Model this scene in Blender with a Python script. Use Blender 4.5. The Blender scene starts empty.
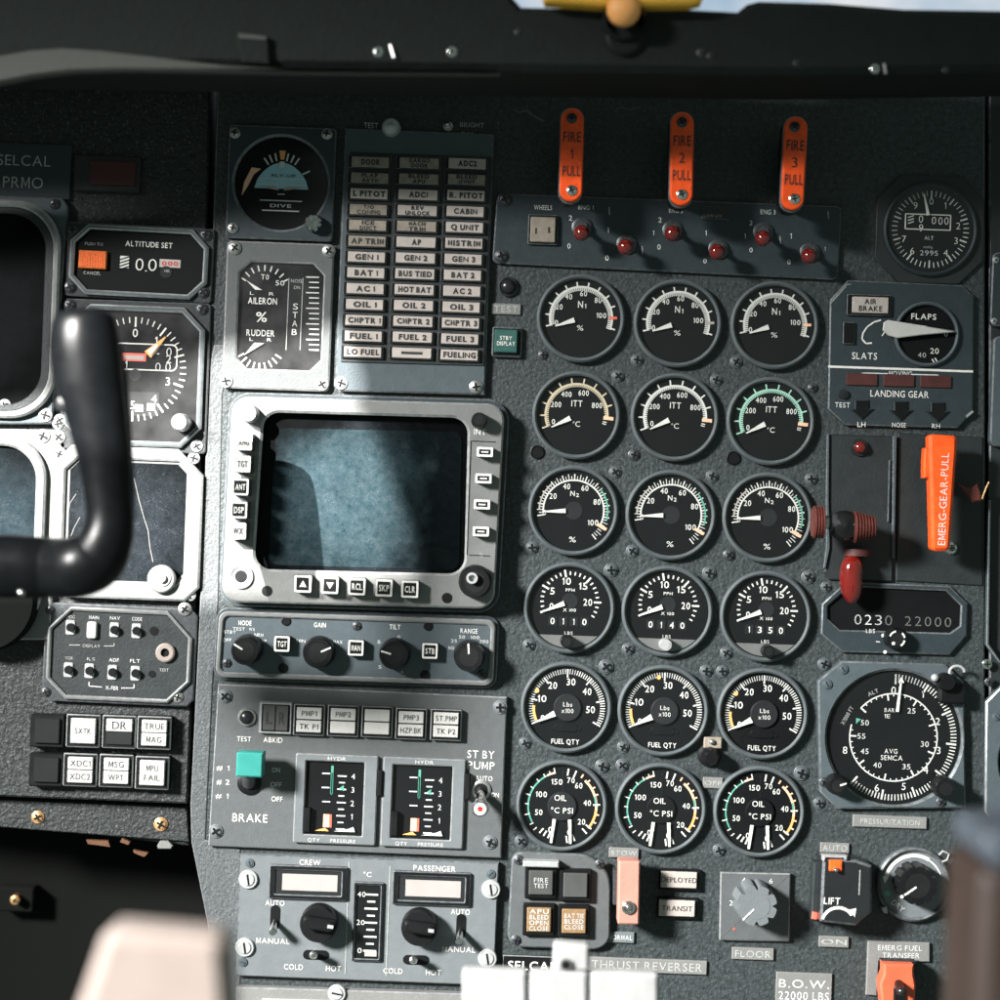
import bpy, math, random
from mathutils import Vector, geometry
random.seed(7)
S = 0.0006          # metres per panel unit
D = 1900.0          # camera distance in panel units
A0 = 2.1            # the whole panel sits slightly rotated in the frame (degrees)
scene = bpy.context.scene
COL = scene.collection

# ---------------------------------------------------------------- materials
MATS = {}
def lin(c):
    c = c / 255.0
    return c / 12.92 if c <= 0.04045 else ((c + 0.055) / 1.055) ** 2.4
def mat(name, col, rough=0.5, metal=0.0, bump=0.0, bs=600.0, var=0.12, vs=90.0, emit=0.0, spec=0.4, speck=None, coat=0.0, wear=None):
    m = bpy.data.materials.new(name); m.use_nodes = True
    nt = m.node_tree; N = nt.nodes; Lk = nt.links
    b = N['Principled BSDF']
    b.inputs['Roughness'].default_value = rough
    b.inputs['Metallic'].default_value = metal
    b.inputs['Specular IOR Level'].default_value = spec
    b.inputs['Coat Weight'].default_value = coat
    tc = N.new('ShaderNodeTexCoord')
    n1 = N.new('ShaderNodeTexNoise'); n1.inputs['Scale'].default_value = vs; n1.inputs['Detail'].default_value = 5.0
    n1.inputs['Roughness'].default_value = 0.65
    Lk.new(tc.outputs['Object'], n1.inputs['Vector'])
    mr = N.new('ShaderNodeMapRange'); mr.inputs[1].default_value = 0.3; mr.inputs[2].default_value = 0.7
    mr.inputs[3].default_value = 1 - var; mr.inputs[4].default_value = 1 + var
    Lk.new(n1.outputs['Fac'], mr.inputs[0])
    mx = N.new('ShaderNodeVectorMath'); mx.operation = 'SCALE'
    mx.inputs[0].default_value = col[:3]
    Lk.new(mr.outputs[0], mx.inputs['Scale'])
    cout = mx.outputs[0]
    if speck:       # (colour, scale, threshold, strength): dust or paint grain
        sc, ss, th, st = speck
        n2 = N.new('ShaderNodeTexNoise'); n2.inputs['Scale'].default_value = ss; n2.inputs['Detail'].default_value = 2.0
        Lk.new(tc.outputs['Object'], n2.inputs['Vector'])
        r2 = N.new('ShaderNodeMapRange'); r2.inputs[1].default_value = th; r2.inputs[2].default_value = th + 0.06
        r2.inputs[3].default_value = 0; r2.inputs[4].default_value = st
        Lk.new(n2.outputs['Fac'], r2.inputs[0])
        mm = N.new('ShaderNodeMix'); mm.data_type = 'RGBA'
        Lk.new(r2.outputs[0], mm.inputs[0]); Lk.new(cout, mm.inputs[6]); mm.inputs[7].default_value = (*sc, 1)
        cout = mm.outputs[2]
    if wear:        # (colour, scale, threshold): rubbed or chipped paint patches
        wc, ws, wt = wear
        n3 = N.new('ShaderNodeTexNoise'); n3.inputs['Scale'].default_value = ws; n3.inputs['Detail'].default_value = 6.0
        n3.inputs['Roughness'].default_value = 0.75
        Lk.new(tc.outputs['Object'], n3.inputs['Vector'])
        r3 = N.new('ShaderNodeMapRange'); r3.inputs[1].default_value = wt; r3.inputs[2].default_value = wt + 0.03
        Lk.new(n3.outputs['Fac'], r3.inputs[0])
        m3 = N.new('ShaderNodeMix'); m3.data_type = 'RGBA'
        Lk.new(r3.outputs[0], m3.inputs[0]); Lk.new(cout, m3.inputs[6]); m3.inputs[7].default_value = (*wc, 1)
        cout = m3.outputs[2]
    Lk.new(cout, b.inputs['Base Color'])
    rr_ = N.new('ShaderNodeMapRange'); rr_.inputs[3].default_value = max(0.02, rough - 0.1); rr_.inputs[4].default_value = min(1, rough + 0.12)
    Lk.new(n1.outputs['Fac'], rr_.inputs[0]); Lk.new(rr_.outputs[0], b.inputs['Roughness'])
    if bump:
        nb = N.new('ShaderNodeTexNoise'); nb.inputs['Scale'].default_value = bs; nb.inputs['Detail'].default_value = 3.0
        Lk.new(tc.outputs['Object'], nb.inputs['Vector'])
        bp = N.new('ShaderNodeBump'); bp.inputs['Strength'].default_value = bump; bp.inputs['Distance'].default_value = 0.0012
        Lk.new(nb.outputs['Fac'], bp.inputs['Height']); Lk.new(bp.outputs[0], b.inputs['Normal'])
    if emit:
        b.inputs['Emission Color'].default_value = (*col[:3], 1); b.inputs['Emission Strength'].default_value = emit
    MATS[name] = m
    return name
G = (0.34, 0.355, 0.36)
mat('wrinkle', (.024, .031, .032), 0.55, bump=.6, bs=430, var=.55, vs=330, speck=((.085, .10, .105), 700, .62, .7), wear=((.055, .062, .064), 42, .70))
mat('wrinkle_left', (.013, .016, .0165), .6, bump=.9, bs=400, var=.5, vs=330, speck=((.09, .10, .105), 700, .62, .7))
mat('strip', (.060, .067, .070), .55, bump=.5, bs=620, var=.2, vs=420, speck=((.15, .165, .17), 1000, .6, .6))
mat('void', (.004, .0045, .004), .9, spec=.1)
mat('shield', (.009, .012, .011), .8, bump=.4, bs=300, var=.25, spec=.2)
mat('shield_lip', (.05, .053, .047), .7, bump=.2, bs=300, var=.1)
mat('grey', (.072, .079, .081), .5, bump=.12, bs=900, var=.07, vs=200, speck=((.12, .13, .135), 1300, .66, .4), wear=((.045, .047, .047), 70, .72))
mat('grey_light', (.112, .124, .130), .5, bump=.1, bs=900, var=.06, vs=160, speck=((.16, .175, .18), 1300, .66, .4), wear=((.06, .06, .06), 60, .73))
mat('blue_grey', (.052, .068, .077), .5, bump=.12, bs=900, var=.08, vs=160, wear=((.2, .22, .22), 80, .73))
mat('blue_dark', (.018, .027, .032), .5, bump=.12, bs=900, var=.1, vs=160, wear=((.15, .17, .17), 90, .73))
mat('plate_black', (.014, .018, .019), .5, bump=.15, bs=700, var=.15)
mat('ring', (.066, .077, .081), .45, bump=.1, bs=700, var=.15, wear=((.3, .3, .3), 110, .7))
mat('silver', (.15, .153, .15), .42, metal=.25, bump=.08, bs=800, var=.08, wear=((.45, .45, .44), 90, .7))
mat('edge', (.30, .31, .31), .35, metal=.5, var=.3, vs=260)
mat('edge_dim', (.11, .12, .125), .4, metal=.3, var=.5, vs=300)
mat('dial', (.0035, .004, .0045), .6, var=.1, spec=.12, speck=((.10, .10, .095), 1500, .74, .2))
mat('dial_soft', (.012, .013, .014), .55, var=.1, spec=.2)
mat('lens_grey', (.05, .052, .05), .5, var=.1, spec=.3)
mat('mint', (.30, .52, .42), .5)
mat('tan_arc', (.50, .42, .30), .5)
mat('black', (.0045, .005, .0055), .42, var=.2, spec=.22)
mat('black_gloss', (.012, .013, .014), .22, var=.1, spec=.5)
mat('rubber', (.006, .007, .007), .6, var=.2, spec=.2)
mat('yoke', (.003, .0035, .004), .33, bump=.05, bs=700, var=.15, spec=.15)
mat('white', (.58, .575, .545), .5, var=.08, vs=500)
mat('paint_white', (.50, .51, .50), .55, var=.18, vs=700)
mat('paint_dim', (.30, .31, .30), .6, var=.3, vs=600)
mat('cream', (.35, .31, .285), .5, var=.1, vs=200)
mat('cream_dim', (.22, .19, .155), .5, var=.2, vs=260)
mat('lamp_white', (.40, .395, .38), .45, var=.06, vs=200)
mat('ink', (.02, .02, .02), .6)
mat('orange', (.85, .085, .010), .42, bump=.05, bs=600, var=.22, vs=150, wear=((.38, .05, .015), 170, .62))
mat('orange_pale', (.50, .09, .04), .5, var=.1)
mat('salmon', (.42, .18, .14), .5, var=.08, vs=150, wear=((.5, .25, .2), 120, .7))
mat('orange_lamp', (.55, .12, .02), .4, var=.35, vs=900)
mat('red', (.42, .02, .012), .4, var=.15)
mat('red_brown', (.085, .020, .015), .5, var=.25, bump=.2)
mat('red_dark', (.05, .012, .010), .6, var=.3)
mat('red_gloss', (.115, .006, .004), .12, var=.15, spec=.7, coat=.6)
mat('teal', (.022, .19, .165), .45, var=.08)
mat('green_dark', (.02, .075, .065), .45, var=.1)
mat('green_mark', (.08, .30, .22), .5)
mat('orange_mark', (.85, .38, .12), .5)
mat('peach_mark', (.80, .45, .30), .5)
mat('red_mark', (.65, .12, .08), .5)
mat('chrome', (.70, .70, .68), .16, metal=1, var=.15, vs=600)
mat('steel', (.42, .42, .41), .35, metal=.85, var=.2, vs=500)
mat('steel_dark', (.07, .075, .08), .4, metal=.6, var=.3, vs=500)
mat('alu', (.36, .37, .37), .4, metal=.3, var=.08, vs=300)
mat('brass', (.50, .30, .14), .4, metal=.6, var=.4, vs=500)
mat('yellow', (.80, .42, .05), .4, var=.1)
mat('handle_white', (.23, .19, .17), .5, var=.05)
mat('brown_dark', (.026, .015, .011), .6, var=.2)
mat('paint_faint', (.10, .10, .095), .6, var=.4, vs=900)
mat('amber_lens', (.20, .125, .06), .45, var=.25, vs=500)
mat('primer', (.085, .036, .014), .6, var=.4, vs=600)
mat('cap_blue', (.055, .068, .085), .5, var=.1)
mat('block_white', (.30, .30, .30), .5, var=.12, vs=60, wear=((.22, .21, .2), 50, .66))
mat('sky_blue', (.30, .52, .62), .5, var=.1)
mat('label_grey', (.15, .15, .145), .5, bump=.15, bs=800, var=.1, speck=((.24, .24, .23), 1100, .62, .4))
mat('pinkish', (.34, .305, .29), .5, var=.06)

def screen_mat(name, base, dust, blue, amount, centre=(0, 0, 0)):
    m = bpy.data.materials.new(name); m.use_nodes = True
    nt = m.node_tree; N = nt.nodes; Lk = nt.links; b = N['Principled BSDF']
    b.inputs['Roughness'].default_value = .3; b.inputs['Specular IOR Level'].default_value = .08
    tc = N.new('ShaderNodeTexCoord')
    def noise(s, d, r=.6):
        n = N.new('ShaderNodeTexNoise'); n.inputs['Scale'].default_value = s; n.inputs['Detail'].default_value = d
        n.inputs['Roughness'].default_value = r
        Lk.new(tc.outputs['Object'], n.inputs['Vector']); return n.outputs['Fac']
    def rng(x, a, c, lo, hi):
        r = N.new('ShaderNodeMapRange'); r.inputs[1].default_value = a; r.inputs[2].default_value = c
        r.inputs[3].default_value = lo; r.inputs[4].default_value = hi; Lk.new(x, r.inputs[0]); return r.outputs[0]
    def mix(f, a, c):
        mm = N.new('ShaderNodeMix'); mm.data_type = 'RGBA'; Lk.new(f, mm.inputs[0])
        if isinstance(a, tuple): mm.inputs[6].default_value = (*a, 1)
        else: Lk.new(a, mm.inputs[6])
        mm.inputs[7].default_value = (*c, 1); return mm.outputs[2]
    c = mix(rng(noise(60, 6), .2, .8, 0.2, 1), base, blue)
    patch = rng(noise(210, 8, .8), .30, .80, 0, .8 * amount)
    c = mix(patch, c, dust)
    v = N.new('ShaderNodeTexVoronoi'); v.inputs['Scale'].default_value = 1000
    Lk.new(tc.outputs['Object'], v.inputs['Vector'])
    sp = rng(v.outputs['Distance'], .10, .26, .8, 0)
    g = N.new('ShaderNodeMath'); g.operation = 'MULTIPLY'; Lk.new(sp, g.inputs[0])
    Lk.new(rng(noise(180, 3), .44, .62, 0, amount), g.inputs[1])
    c = mix(g.outputs[0], c, (.085, .095, .10))
    c = mix(rng(noise(1500, 2), .58, .68, 0, .35 * amount), c, (.028, .038, .042))
    # sunlight painted into the colour: brightest round the centre, darkened towards the edges
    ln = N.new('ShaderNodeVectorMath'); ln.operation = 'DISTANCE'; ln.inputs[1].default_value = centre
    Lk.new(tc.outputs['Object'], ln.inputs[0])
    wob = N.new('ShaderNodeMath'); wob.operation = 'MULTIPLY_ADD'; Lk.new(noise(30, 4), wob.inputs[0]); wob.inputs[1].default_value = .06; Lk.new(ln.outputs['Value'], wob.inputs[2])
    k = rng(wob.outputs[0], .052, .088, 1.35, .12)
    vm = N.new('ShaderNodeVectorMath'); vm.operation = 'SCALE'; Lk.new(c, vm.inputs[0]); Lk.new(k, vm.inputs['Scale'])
    Lk.new(vm.outputs[0], b.inputs['Base Color'])
    MATS[name] = m
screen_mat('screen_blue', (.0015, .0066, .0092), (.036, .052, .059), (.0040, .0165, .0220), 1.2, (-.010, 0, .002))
screen_mat('screen_teal', (.0018, .0062, .0085), (.022, .028, .032), (.003, .009, .012), 1.0, (.0, 0, -.01))
screen_mat('screen_dark', (.002, .003, .004), (.018, .021, .025), (.003, .005, .006), .9)
screen_mat('glass_dark', (.004, .005, .006), (.012, .012, .012), (.005, .006, .006), .25)
def glass():
    m = bpy.data.materials.new('glass'); m.use_nodes = True
    nt = m.node_tree; N = nt.nodes; Lk = nt.links
    N.remove(N['Principled BSDF'])
    t = N.new('ShaderNodeBsdfTransparent'); t.inputs[0].default_value = (.96, .97, .97, 1)
    g = N.new('ShaderNodeBsdfGlossy'); g.inputs['Roughness'].default_value = .12
    x = N.new('ShaderNodeMixShader'); x.inputs[0].default_value = .045; Lk.new(t.outputs[0], x.inputs[1]); Lk.new(g.outputs[0], x.inputs[2])
    Lk.new(x.outputs[0], N['Material Output'].inputs[0])
    MATS['glass'] = m
glass()
def dusty():   # clear cover with a film of dust that catches direct sun
    m = bpy.data.materials.new('dusty_glass'); m.use_nodes = True
    nt = m.node_tree; N = nt.nodes; Lk = nt.links
    N.remove(N['Principled BSDF'])
    t = N.new('ShaderNodeBsdfTransparent')
    g = N.new('ShaderNodeBsdfDiffuse'); g.inputs[0].default_value = (.45, .45, .45, 1)
    tc = N.new('ShaderNodeTexCoord'); n = N.new('ShaderNodeTexNoise'); n.inputs['Scale'].default_value = 60; n.inputs['Detail'].default_value = 7
    Lk.new(tc.outputs['Object'], n.inputs['Vector'])
    r = N.new('ShaderNodeMapRange'); r.inputs[1].default_value = .3; r.inputs[2].default_value = .75; r.inputs[3].default_value = .005; r.inputs[4].default_value = .075
    Lk.new(n.outputs['Fac'], r.inputs[0])
    x = N.new('ShaderNodeMixShader'); Lk.new(r.outputs[0], x.inputs[0]); Lk.new(t.outputs[0], x.inputs[1]); Lk.new(g.outputs[0], x.inputs[2])
    Lk.new(x.outputs[0], N['Material Output'].inputs[0])
    MATS['dusty_glass'] = m
dusty()
def sky_mat():
    m = bpy.data.materials.new('sky_light'); m.use_nodes = True
    N = m.node_tree.nodes; Lk = m.node_tree.links; N.remove(N['Principled BSDF'])
    e = N.new('ShaderNodeEmission'); e.inputs[1].default_value = .8
    tc = N.new('ShaderNodeTexCoord'); n = N.new('ShaderNodeTexNoise'); n.inputs['Scale'].default_value = 9; n.inputs['Detail'].default_value = 4
    Lk.new(tc.outputs['Object'], n.inputs['Vector'])
    r = N.new('ShaderNodeValToRGB'); r.color_ramp.elements[0].position = .35; r.color_ramp.elements[1].position = .6
    r.color_ramp.elements[0].color = (.35, .55, .75, 1); r.color_ramp.elements[1].color = (.95, .98, 1.0, 1)
    Lk.new(n.outputs['Fac'], r.inputs[0]); Lk.new(r.outputs[0], e.inputs[0]); Lk.new(e.outputs[0], N['Material Output'].inputs[0])
    MATS['sky_light'] = m
sky_mat()

# ---------------------------------------------------------------- outlines (local coordinates)
def circ(cx, cy, r, n=48):
    return [(cx + r * math.cos(2 * math.pi * i / n), cy + r * math.sin(2 * math.pi * i / n)) for i in range(n)]
def rr(cx, cy, w, h, r=0.0, n=6):
    if r <= 0: return [(cx - w/2, cy - h/2), (cx + w/2, cy - h/2), (cx + w/2, cy + h/2), (cx - w/2, cy + h/2)]
    r = min(r, w / 2 - .01, h / 2 - .01); o = []
    for (sx, sy, a) in ((1, -1, -90), (1, 1, 0), (-1, 1, 90), (-1, -1, 180)):
        for i in range(n + 1):
            t = math.radians(a + 90 * i / n)
            o.append((cx + sx * (w/2 - r) + r * math.cos(t), cy + sy * (h/2 - r) + r * math.sin(t)))
    return o
def octo(cx, cy, w, h, c):     # c: cut, or (top-right, top-left, bottom-left, bottom-right)
    if not isinstance(c, tuple): c = (c,) * 4
    o = []
    for (sx, sy, k, fl) in ((1, 1, c[0], 0), (-1, 1, c[1], 1), (-1, -1, c[2], 0), (1, -1, c[3], 1)):
        p = [(cx + sx * w/2, cy + sy * (h/2 - k)), (cx + sx * (w/2 - k), cy + sy * h/2)]
        if k <= 0: o.append((cx + sx * w/2, cy + sy * h/2)); continue
        o += p if not fl else p[::-1]
    return o
def ccw(p):
    a = sum(p[i][0] * p[(i+1) % len(p)][1] - p[(i+1) % len(p)][0] * p[i][1] for i in range(len(p)))
    return p if a > 0 else p[::-1]
def offset(p, d):
    n = len(p); o = []
    for i in range(n):
        x0, y0 = p[i-1]; x1, y1 = p[i]; x2, y2 = p[(i+1) % n]
        ax, ay = x1-x0, y1-y0; bx, by = x2-x1, y2-y1
        la = math.hypot(ax, ay) or 1; lb = math.hypot(bx, by) or 1
        n1 = (ay/la, -ax/la); n2 = (by/lb, -bx/lb)
        mx, my = n1[0]+n2[0], n1[1]+n2[1]; k = 1 + n1[0]*n2[0] + n1[1]*n2[1]
        k = max(k, .35)
        o.append((x1 + d * mx / k, y1 + d * my / k))
    return o

# ---------------------------------------------------------------- glyph cache
GL = {}
def own_glyph(ch, bold):
    t = .13 + 2 * bold * .8
    if ch == 'M':
        w = .80; o = [(0, 0), (0, 1), (1.15*t, 1), (.5*w, .30), (w - 1.15*t, 1), (w, 1), (w, 0), (w - t, 0), (w - t, .80), (.5*w, .06), (t, .80), (t, 0)]
    elif ch == '1':
        w = .30; o = [(w - t, 0), (w - t, .78), (.02, .66), (.02, .66 + t), (w - t, 1), (w, 1), (w, 0)]
    else: return None
    return ([(x * CAP, y * CAP) for x, y in o], [tuple(range(len(o)))], w * CAP)
def glyph(ch, bold):
    if ch in 'M1' and 'CAP' in globals():
        if (ch, bold) not in GL: GL[(ch, bold)] = own_glyph(ch, bold)
        return GL[(ch, bold)]
    if ch in 'MNW' and bold > .01: bold *= .3
    key = (ch, bold)
    if key in GL: return GL[key]
    cu = bpy.data.curves.new('g', 'FONT'); cu.body = ch; cu.resolution_u = 3; cu.offset = bold; cu.fill_mode = 'FRONT'
    ob = bpy.data.objects.new('g', cu)
    me = bpy.data.meshes.new_from_object(ob)
    v = [(p.co.x, p.co.y) for p in me.vertices]; f = [tuple(q.vertices) for q in me.polygons]
    bpy.data.objects.remove(ob); bpy.data.curves.remove(cu); bpy.data.meshes.remove(me)
    if v:
        x0 = min(a for a, b in v); x1 = max(a for a, b in v)
        if ch in '0123456789' and ch != '1': pass
        r = ([(a - x0, b) for a, b in v], f, x1 - x0)
    else: r = ([], [], .22)
    GL[key] = r
    return r
_h = glyph('H', 0)[0]; CAP = max(b for a, b in _h) - min(b for a, b in _h)

# ---------------------------------------------------------------- things and mesh builder
def wpos(px, py, h=0.0):
    k = (D - h) / D
    return ((px - 500) * k, (500 - py) * k)
class Thing:
    def __init__(s, name, label, cat, px, py, rot=A0, group=None, kind=None, empty=True):
        s.x, s.y = wpos(px, py, 0); s.a = math.radians(rot); s.meta = (name, label, cat, group, kind)
        s.px, s.py = px, py
        if empty:
            o = bpy.data.objects.new(name, None); o.empty_display_size = .01; s._place(o); s.root = o
    def _place(s, o):
        name, label, cat, group, kind = s.meta
        o.location = (s.x * S, 0, s.y * S); o.rotation_euler = (0, s.a, 0); COL.objects.link(o)
        if label: o['label'] = label
        if cat: o['category'] = cat
        if group: o['group'] = group
        if kind: o['kind'] = kind
    def L(s, px, py, h=0.0):
        x, y = wpos(px, py, h); x -= s.x; y -= s.y
        c, n = math.cos(s.a), math.sin(s.a)
        return (x * c - y * n, x * n + y * c)
    def mb(s): return MB(s)
    def part(s, name, m, parent=None, label=None):
        o = bpy.data.objects.new(name, m.mesh(name)); COL.objects.link(o)
        o.parent = parent or s.root
        if label: o['label'] = label
        return o
    def solo(s, m):
        o = bpy.data.objects.new(s.meta[0], m.mesh(s.meta[0])); s._place(o); return o
class MB:
    def __init__(s, t): s.t = t; s.v = []; s.f = []; s.fm = []; s.ms = []
    def mi(s, m):
        if m not in s.ms: s.ms.append(m)
        return s.ms.index(m)
    def add(s, vs, fs, m):
        b = len(s.v); k = s.mi(m); s.v += vs
        for f in fs: s.f.append(tuple(b + i for i in f)); s.fm.append(k)
    def mesh(s, name):
        me = bpy.data.meshes.new(name)
        me.from_pydata([(x * S, -h * S, y * S) for x, y, h in s.v], [], s.f)
        for m in s.ms: me.materials.append(MATS[m])
        me.polygons.foreach_set('material_index', s.fm)
        me.polygons.foreach_set('use_smooth', [True] * len(s.f))
        me.update()
        try: me.set_sharp_from_angle(angle=math.radians(32))
        except Exception: pass
        return me
    def P(s, px, py, h=0): return s.t.L(px, py, h)
    def flat(s, o, h, m):
        o = ccw(o); s.add([(x, y, h) for x, y in o], [tuple(range(len(o)))], m)
    def prism(s, o, h0, h1, m, bev=0.0, bm=None, hole=None, hd=None, hm=None, hbev=None):
        o = ccw(o); n = len(o); bm = bm or m
        rings = [[(x, y, h0) for x, y in o], [(x, y, h1 - bev) for x, y in o]]
        s.add(rings[0] + rings[1], [(i, (i+1) % n, n + (i+1) % n, n + i) for i in range(n)], m)
        top = o
        if bev:
            top = offset(o, -bev)
            s.add(rings[1] + [(x, y, h1) for x, y in top], [(i, (i+1) % n, n + (i+1) % n, n + i) for i in range(n)], bm)
        if hole is None:
            s.add([(x, y, h1) for x, y in top], [tuple(range(n))], m)
        else:
            hole = ccw(hole); k = len(hole); hb = bev if hbev is None else hbev
            hd = h0 if hd is None else hd; hm = hm or m
            it = offset(hole, hb) if hb else hole
            tr = geometry.tessellate_polygon([[Vector((x, y, 0)) for x, y in top], [Vector((x, y, 0)) for x, y in it]])
            s.add([(x, y, h1) for x, y in top] + [(x, y, h1) for x, y in it], [tuple(q) if True else q for q in tr], m)
            if hb: s.add([(x, y, h1) for x, y in it] + [(x, y, h1 - hb) for x, y in hole], [(i, (i+1) % k, k + (i+1) % k, k + i) for i in range(k)], bm)
            s.add([(x, y, h1 - hb) for x, y in hole] + [(x, y, hd) for x, y in hole], [(i, (i+1) % k, k + (i+1) % k, k + i) for i in range(k)], hm)
    # pixel-addressed shapes
    def box(s, px, py, w, h, r, h0, h1, m, bev=0.0, bm=None, **k):
        c = s.P(px, py, h1); s.prism(rr(c[0], c[1], w, h, r), h0, h1, m, bev, bm, **k)
    def rect(s, px, py, w, h, z, m, r=0.0):
        c = s.P(px, py, z); s.flat(rr(c[0], c[1], w, h, r), z, m)
    def poly(s, pts, h0, h1, m, bev=0.0, bm=None, hole=None, **k):
        o = [s.P(x, y, h1) for x, y in pts]
        if hole: hole = [s.P(x, y, h1) for x, y in hole]
        s.prism(o, h0, h1, m, bev, bm, hole=hole, **k)
    def line(s, p, q, w, z, m):
        a = s.P(*p, z); b = s.P(*q, z); dx, dy = b[0]-a[0], b[1]-a[1]; l = math.hypot(dx, dy) or 1
        nx, ny = -dy / l * w / 2, dx / l * w / 2
        s.flat([(a[0]+nx, a[1]+ny), (a[0]-nx, a[1]-ny), (b[0]-nx, b[1]-ny), (b[0]+nx, b[1]+ny)], z, m)
    def disc(s, px, py, r, z, m, n=32):
        c = s.P(px, py, z); s.flat(circ(c[0], c[1], r, n), z, m)
    def lathe(s, px, py, prof, m, n=32, flutes=0, fd=0.0, hr=None):
        """profile of (radius, height); flutes scallop the outside"""
        c = s.P(px, py, prof[-1][1] if hr is None else hr); vs = []; fs = []
        for r, h in prof:
            for i in range(n):
                a = 2 * math.pi * i / n
                q = r * (1 - fd * max(0.0, math.cos(a * flutes)) ** 3) if flutes else r
                vs.append((c[0] + q * math.cos(a), c[1] + q * math.sin(a), h))
        for j in range(len(prof) - 1):
            fs += [(j*n+i, j*n+(i+1) % n, (j+1)*n+(i+1) % n, (j+1)*n+i) for i in range(n)]
        if prof[-1][0] > .01: fs.append(tuple((len(prof)-1)*n + i for i in range(n)))
        s.add(vs, fs, m)
    def tube(s, pts, rads, m, n=14, flat_=1.0):
        """pts local (u,v,h)"""
        P = [Vector(p) for p in pts]; vs = []; fs = []; k = len(P)
        up = None
        for i in range(k):
            t = (P[min(i+1, k-1)] - P[max(i-1, 0)]).normalized()
            if up is None:
                up = Vector((0, 0, 1)) if abs(t.z) < .9 else Vector((1, 0, 0))
            up = (up - t * up.dot(t)).normalized(); sd = t.cross(up)
            r = rads[i]
            for j in range(n):
                a = 2 * math.pi * j / n
                q = P[i] + sd * (r * math.cos(a)) + up * (r * flat_ * math.sin(a)); vs.append(tuple(q))
        for i in range(k-1):
            fs += [(i*n+j, i*n+(j+1) % n, (i+1)*n+(j+1) % n, (i+1)*n+j) for j in range(n)]
        fs += [tuple(range(n)), tuple((k-1)*n + j for j in range(n))]
        s.add(vs, fs, m)
    def ball(s, c, r, m, n=20, sq=1.0):
        vs = []; fs = []; k = n // 2
        for i in range(k+1):
            p = math.pi * i / k
            for j in range(n):
                a = 2 * math.pi * j / n
                vs.append((c[0] + r * math.sin(p) * math.cos(a), c[1] + r * math.sin(p) * math.sin(a), c[2] + r * sq * math.cos(p)))
        for i in range(k): fs += [(i*n+j, i*n+(j+1) % n, (i+1)*n+(j+1) % n, (i+1)*n+j) for j in range(n)]
        s.add(vs, fs, m)
    def text(s, st, px, py, cap, z, m, w=None, bold=0.0, rot=0.0, gap=.13):
        c = s.P(px, py, z); s.ltext(st, c[0], c[1], cap, z, m, w, bold, rot, gap)
    def ltext(s, st, cx, cy, cap, z, m, w=None, bold=0.0, rot=0.0, gap=.13):
        k = cap / CAP; x = 0; items = []
        for ch in st:
            if ch == ' ': x += .30; continue
            g = glyph(ch, bold); items.append((g, x)); x += g[2] + gap
        W = (x - gap) or 1
        kx = k if w is None else w / W
        ca, sa = math.cos(math.radians(rot)), math.sin(math.radians(rot))
        for g, gx in items:
            vs = []
            for a, b in g[0]:
                u = (a + gx - W / 2) * kx; v = b * k - cap / 2
                vs.append((cx + u * ca - v * sa, cy + u * sa + v * ca, z))
            s.add(vs, g[1], m)
    # dial helpers, centre (cx,cy) local, degrees ccw from +u
    def tick(s, cx, cy, a, r0, r1, w, z, m, w2=None):
        a = math.radians(a); c, n = math.cos(a), math.sin(a); w2 = w if w2 is None else w2
        s.add([(cx + r0*c - w/2*n, cy + r0*n + w/2*c, z), (cx + r0*c + w/2*n, cy + r0*n - w/2*c, z),
               (cx + r1*c + w2/2*n, cy + r1*n - w2/2*c, z), (cx + r1*c - w2/2*n, cy + r1*n + w2/2*c, z)], [(0, 1, 2, 3)], m)
    def arc(s, cx, cy, r0, r1, a0, a1, z, m, n=None):
        n = n or max(3, int(abs(a1 - a0) / 5)); vs = []; fs = []
        for i in range(n+1):
            a = math.radians(a0 + (a1 - a0) * i / n)
            vs += [(cx + r0*math.cos(a), cy + r0*math.sin(a), z), (cx + r1*math.cos(a), cy + r1*math.sin(a), z)]
        for i in range(n): fs.append((2*i, 2*i+1, 2*i+3, 2*i+2))
        s.add(vs, fs, m)
    def needle(s, cx, cy, a, r0, r1, w0, w1, z, m, th=1.2):
        a = math.radians(a); c, n = math.cos(a), math.sin(a)
        o = [(cx + r0*c - w0/2*n, cy + r0*n + w0/2*c), (cx + r0*c + w0/2*n, cy + r0*n - w0/2*c),
             (cx + r1*c + w1/2*n, cy + r1*n - w1/2*c), (cx + r1*c - w1/2*n, cy + r1*n + w1/2*c)]
        s.prism(o, z - th, z, m)

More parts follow.
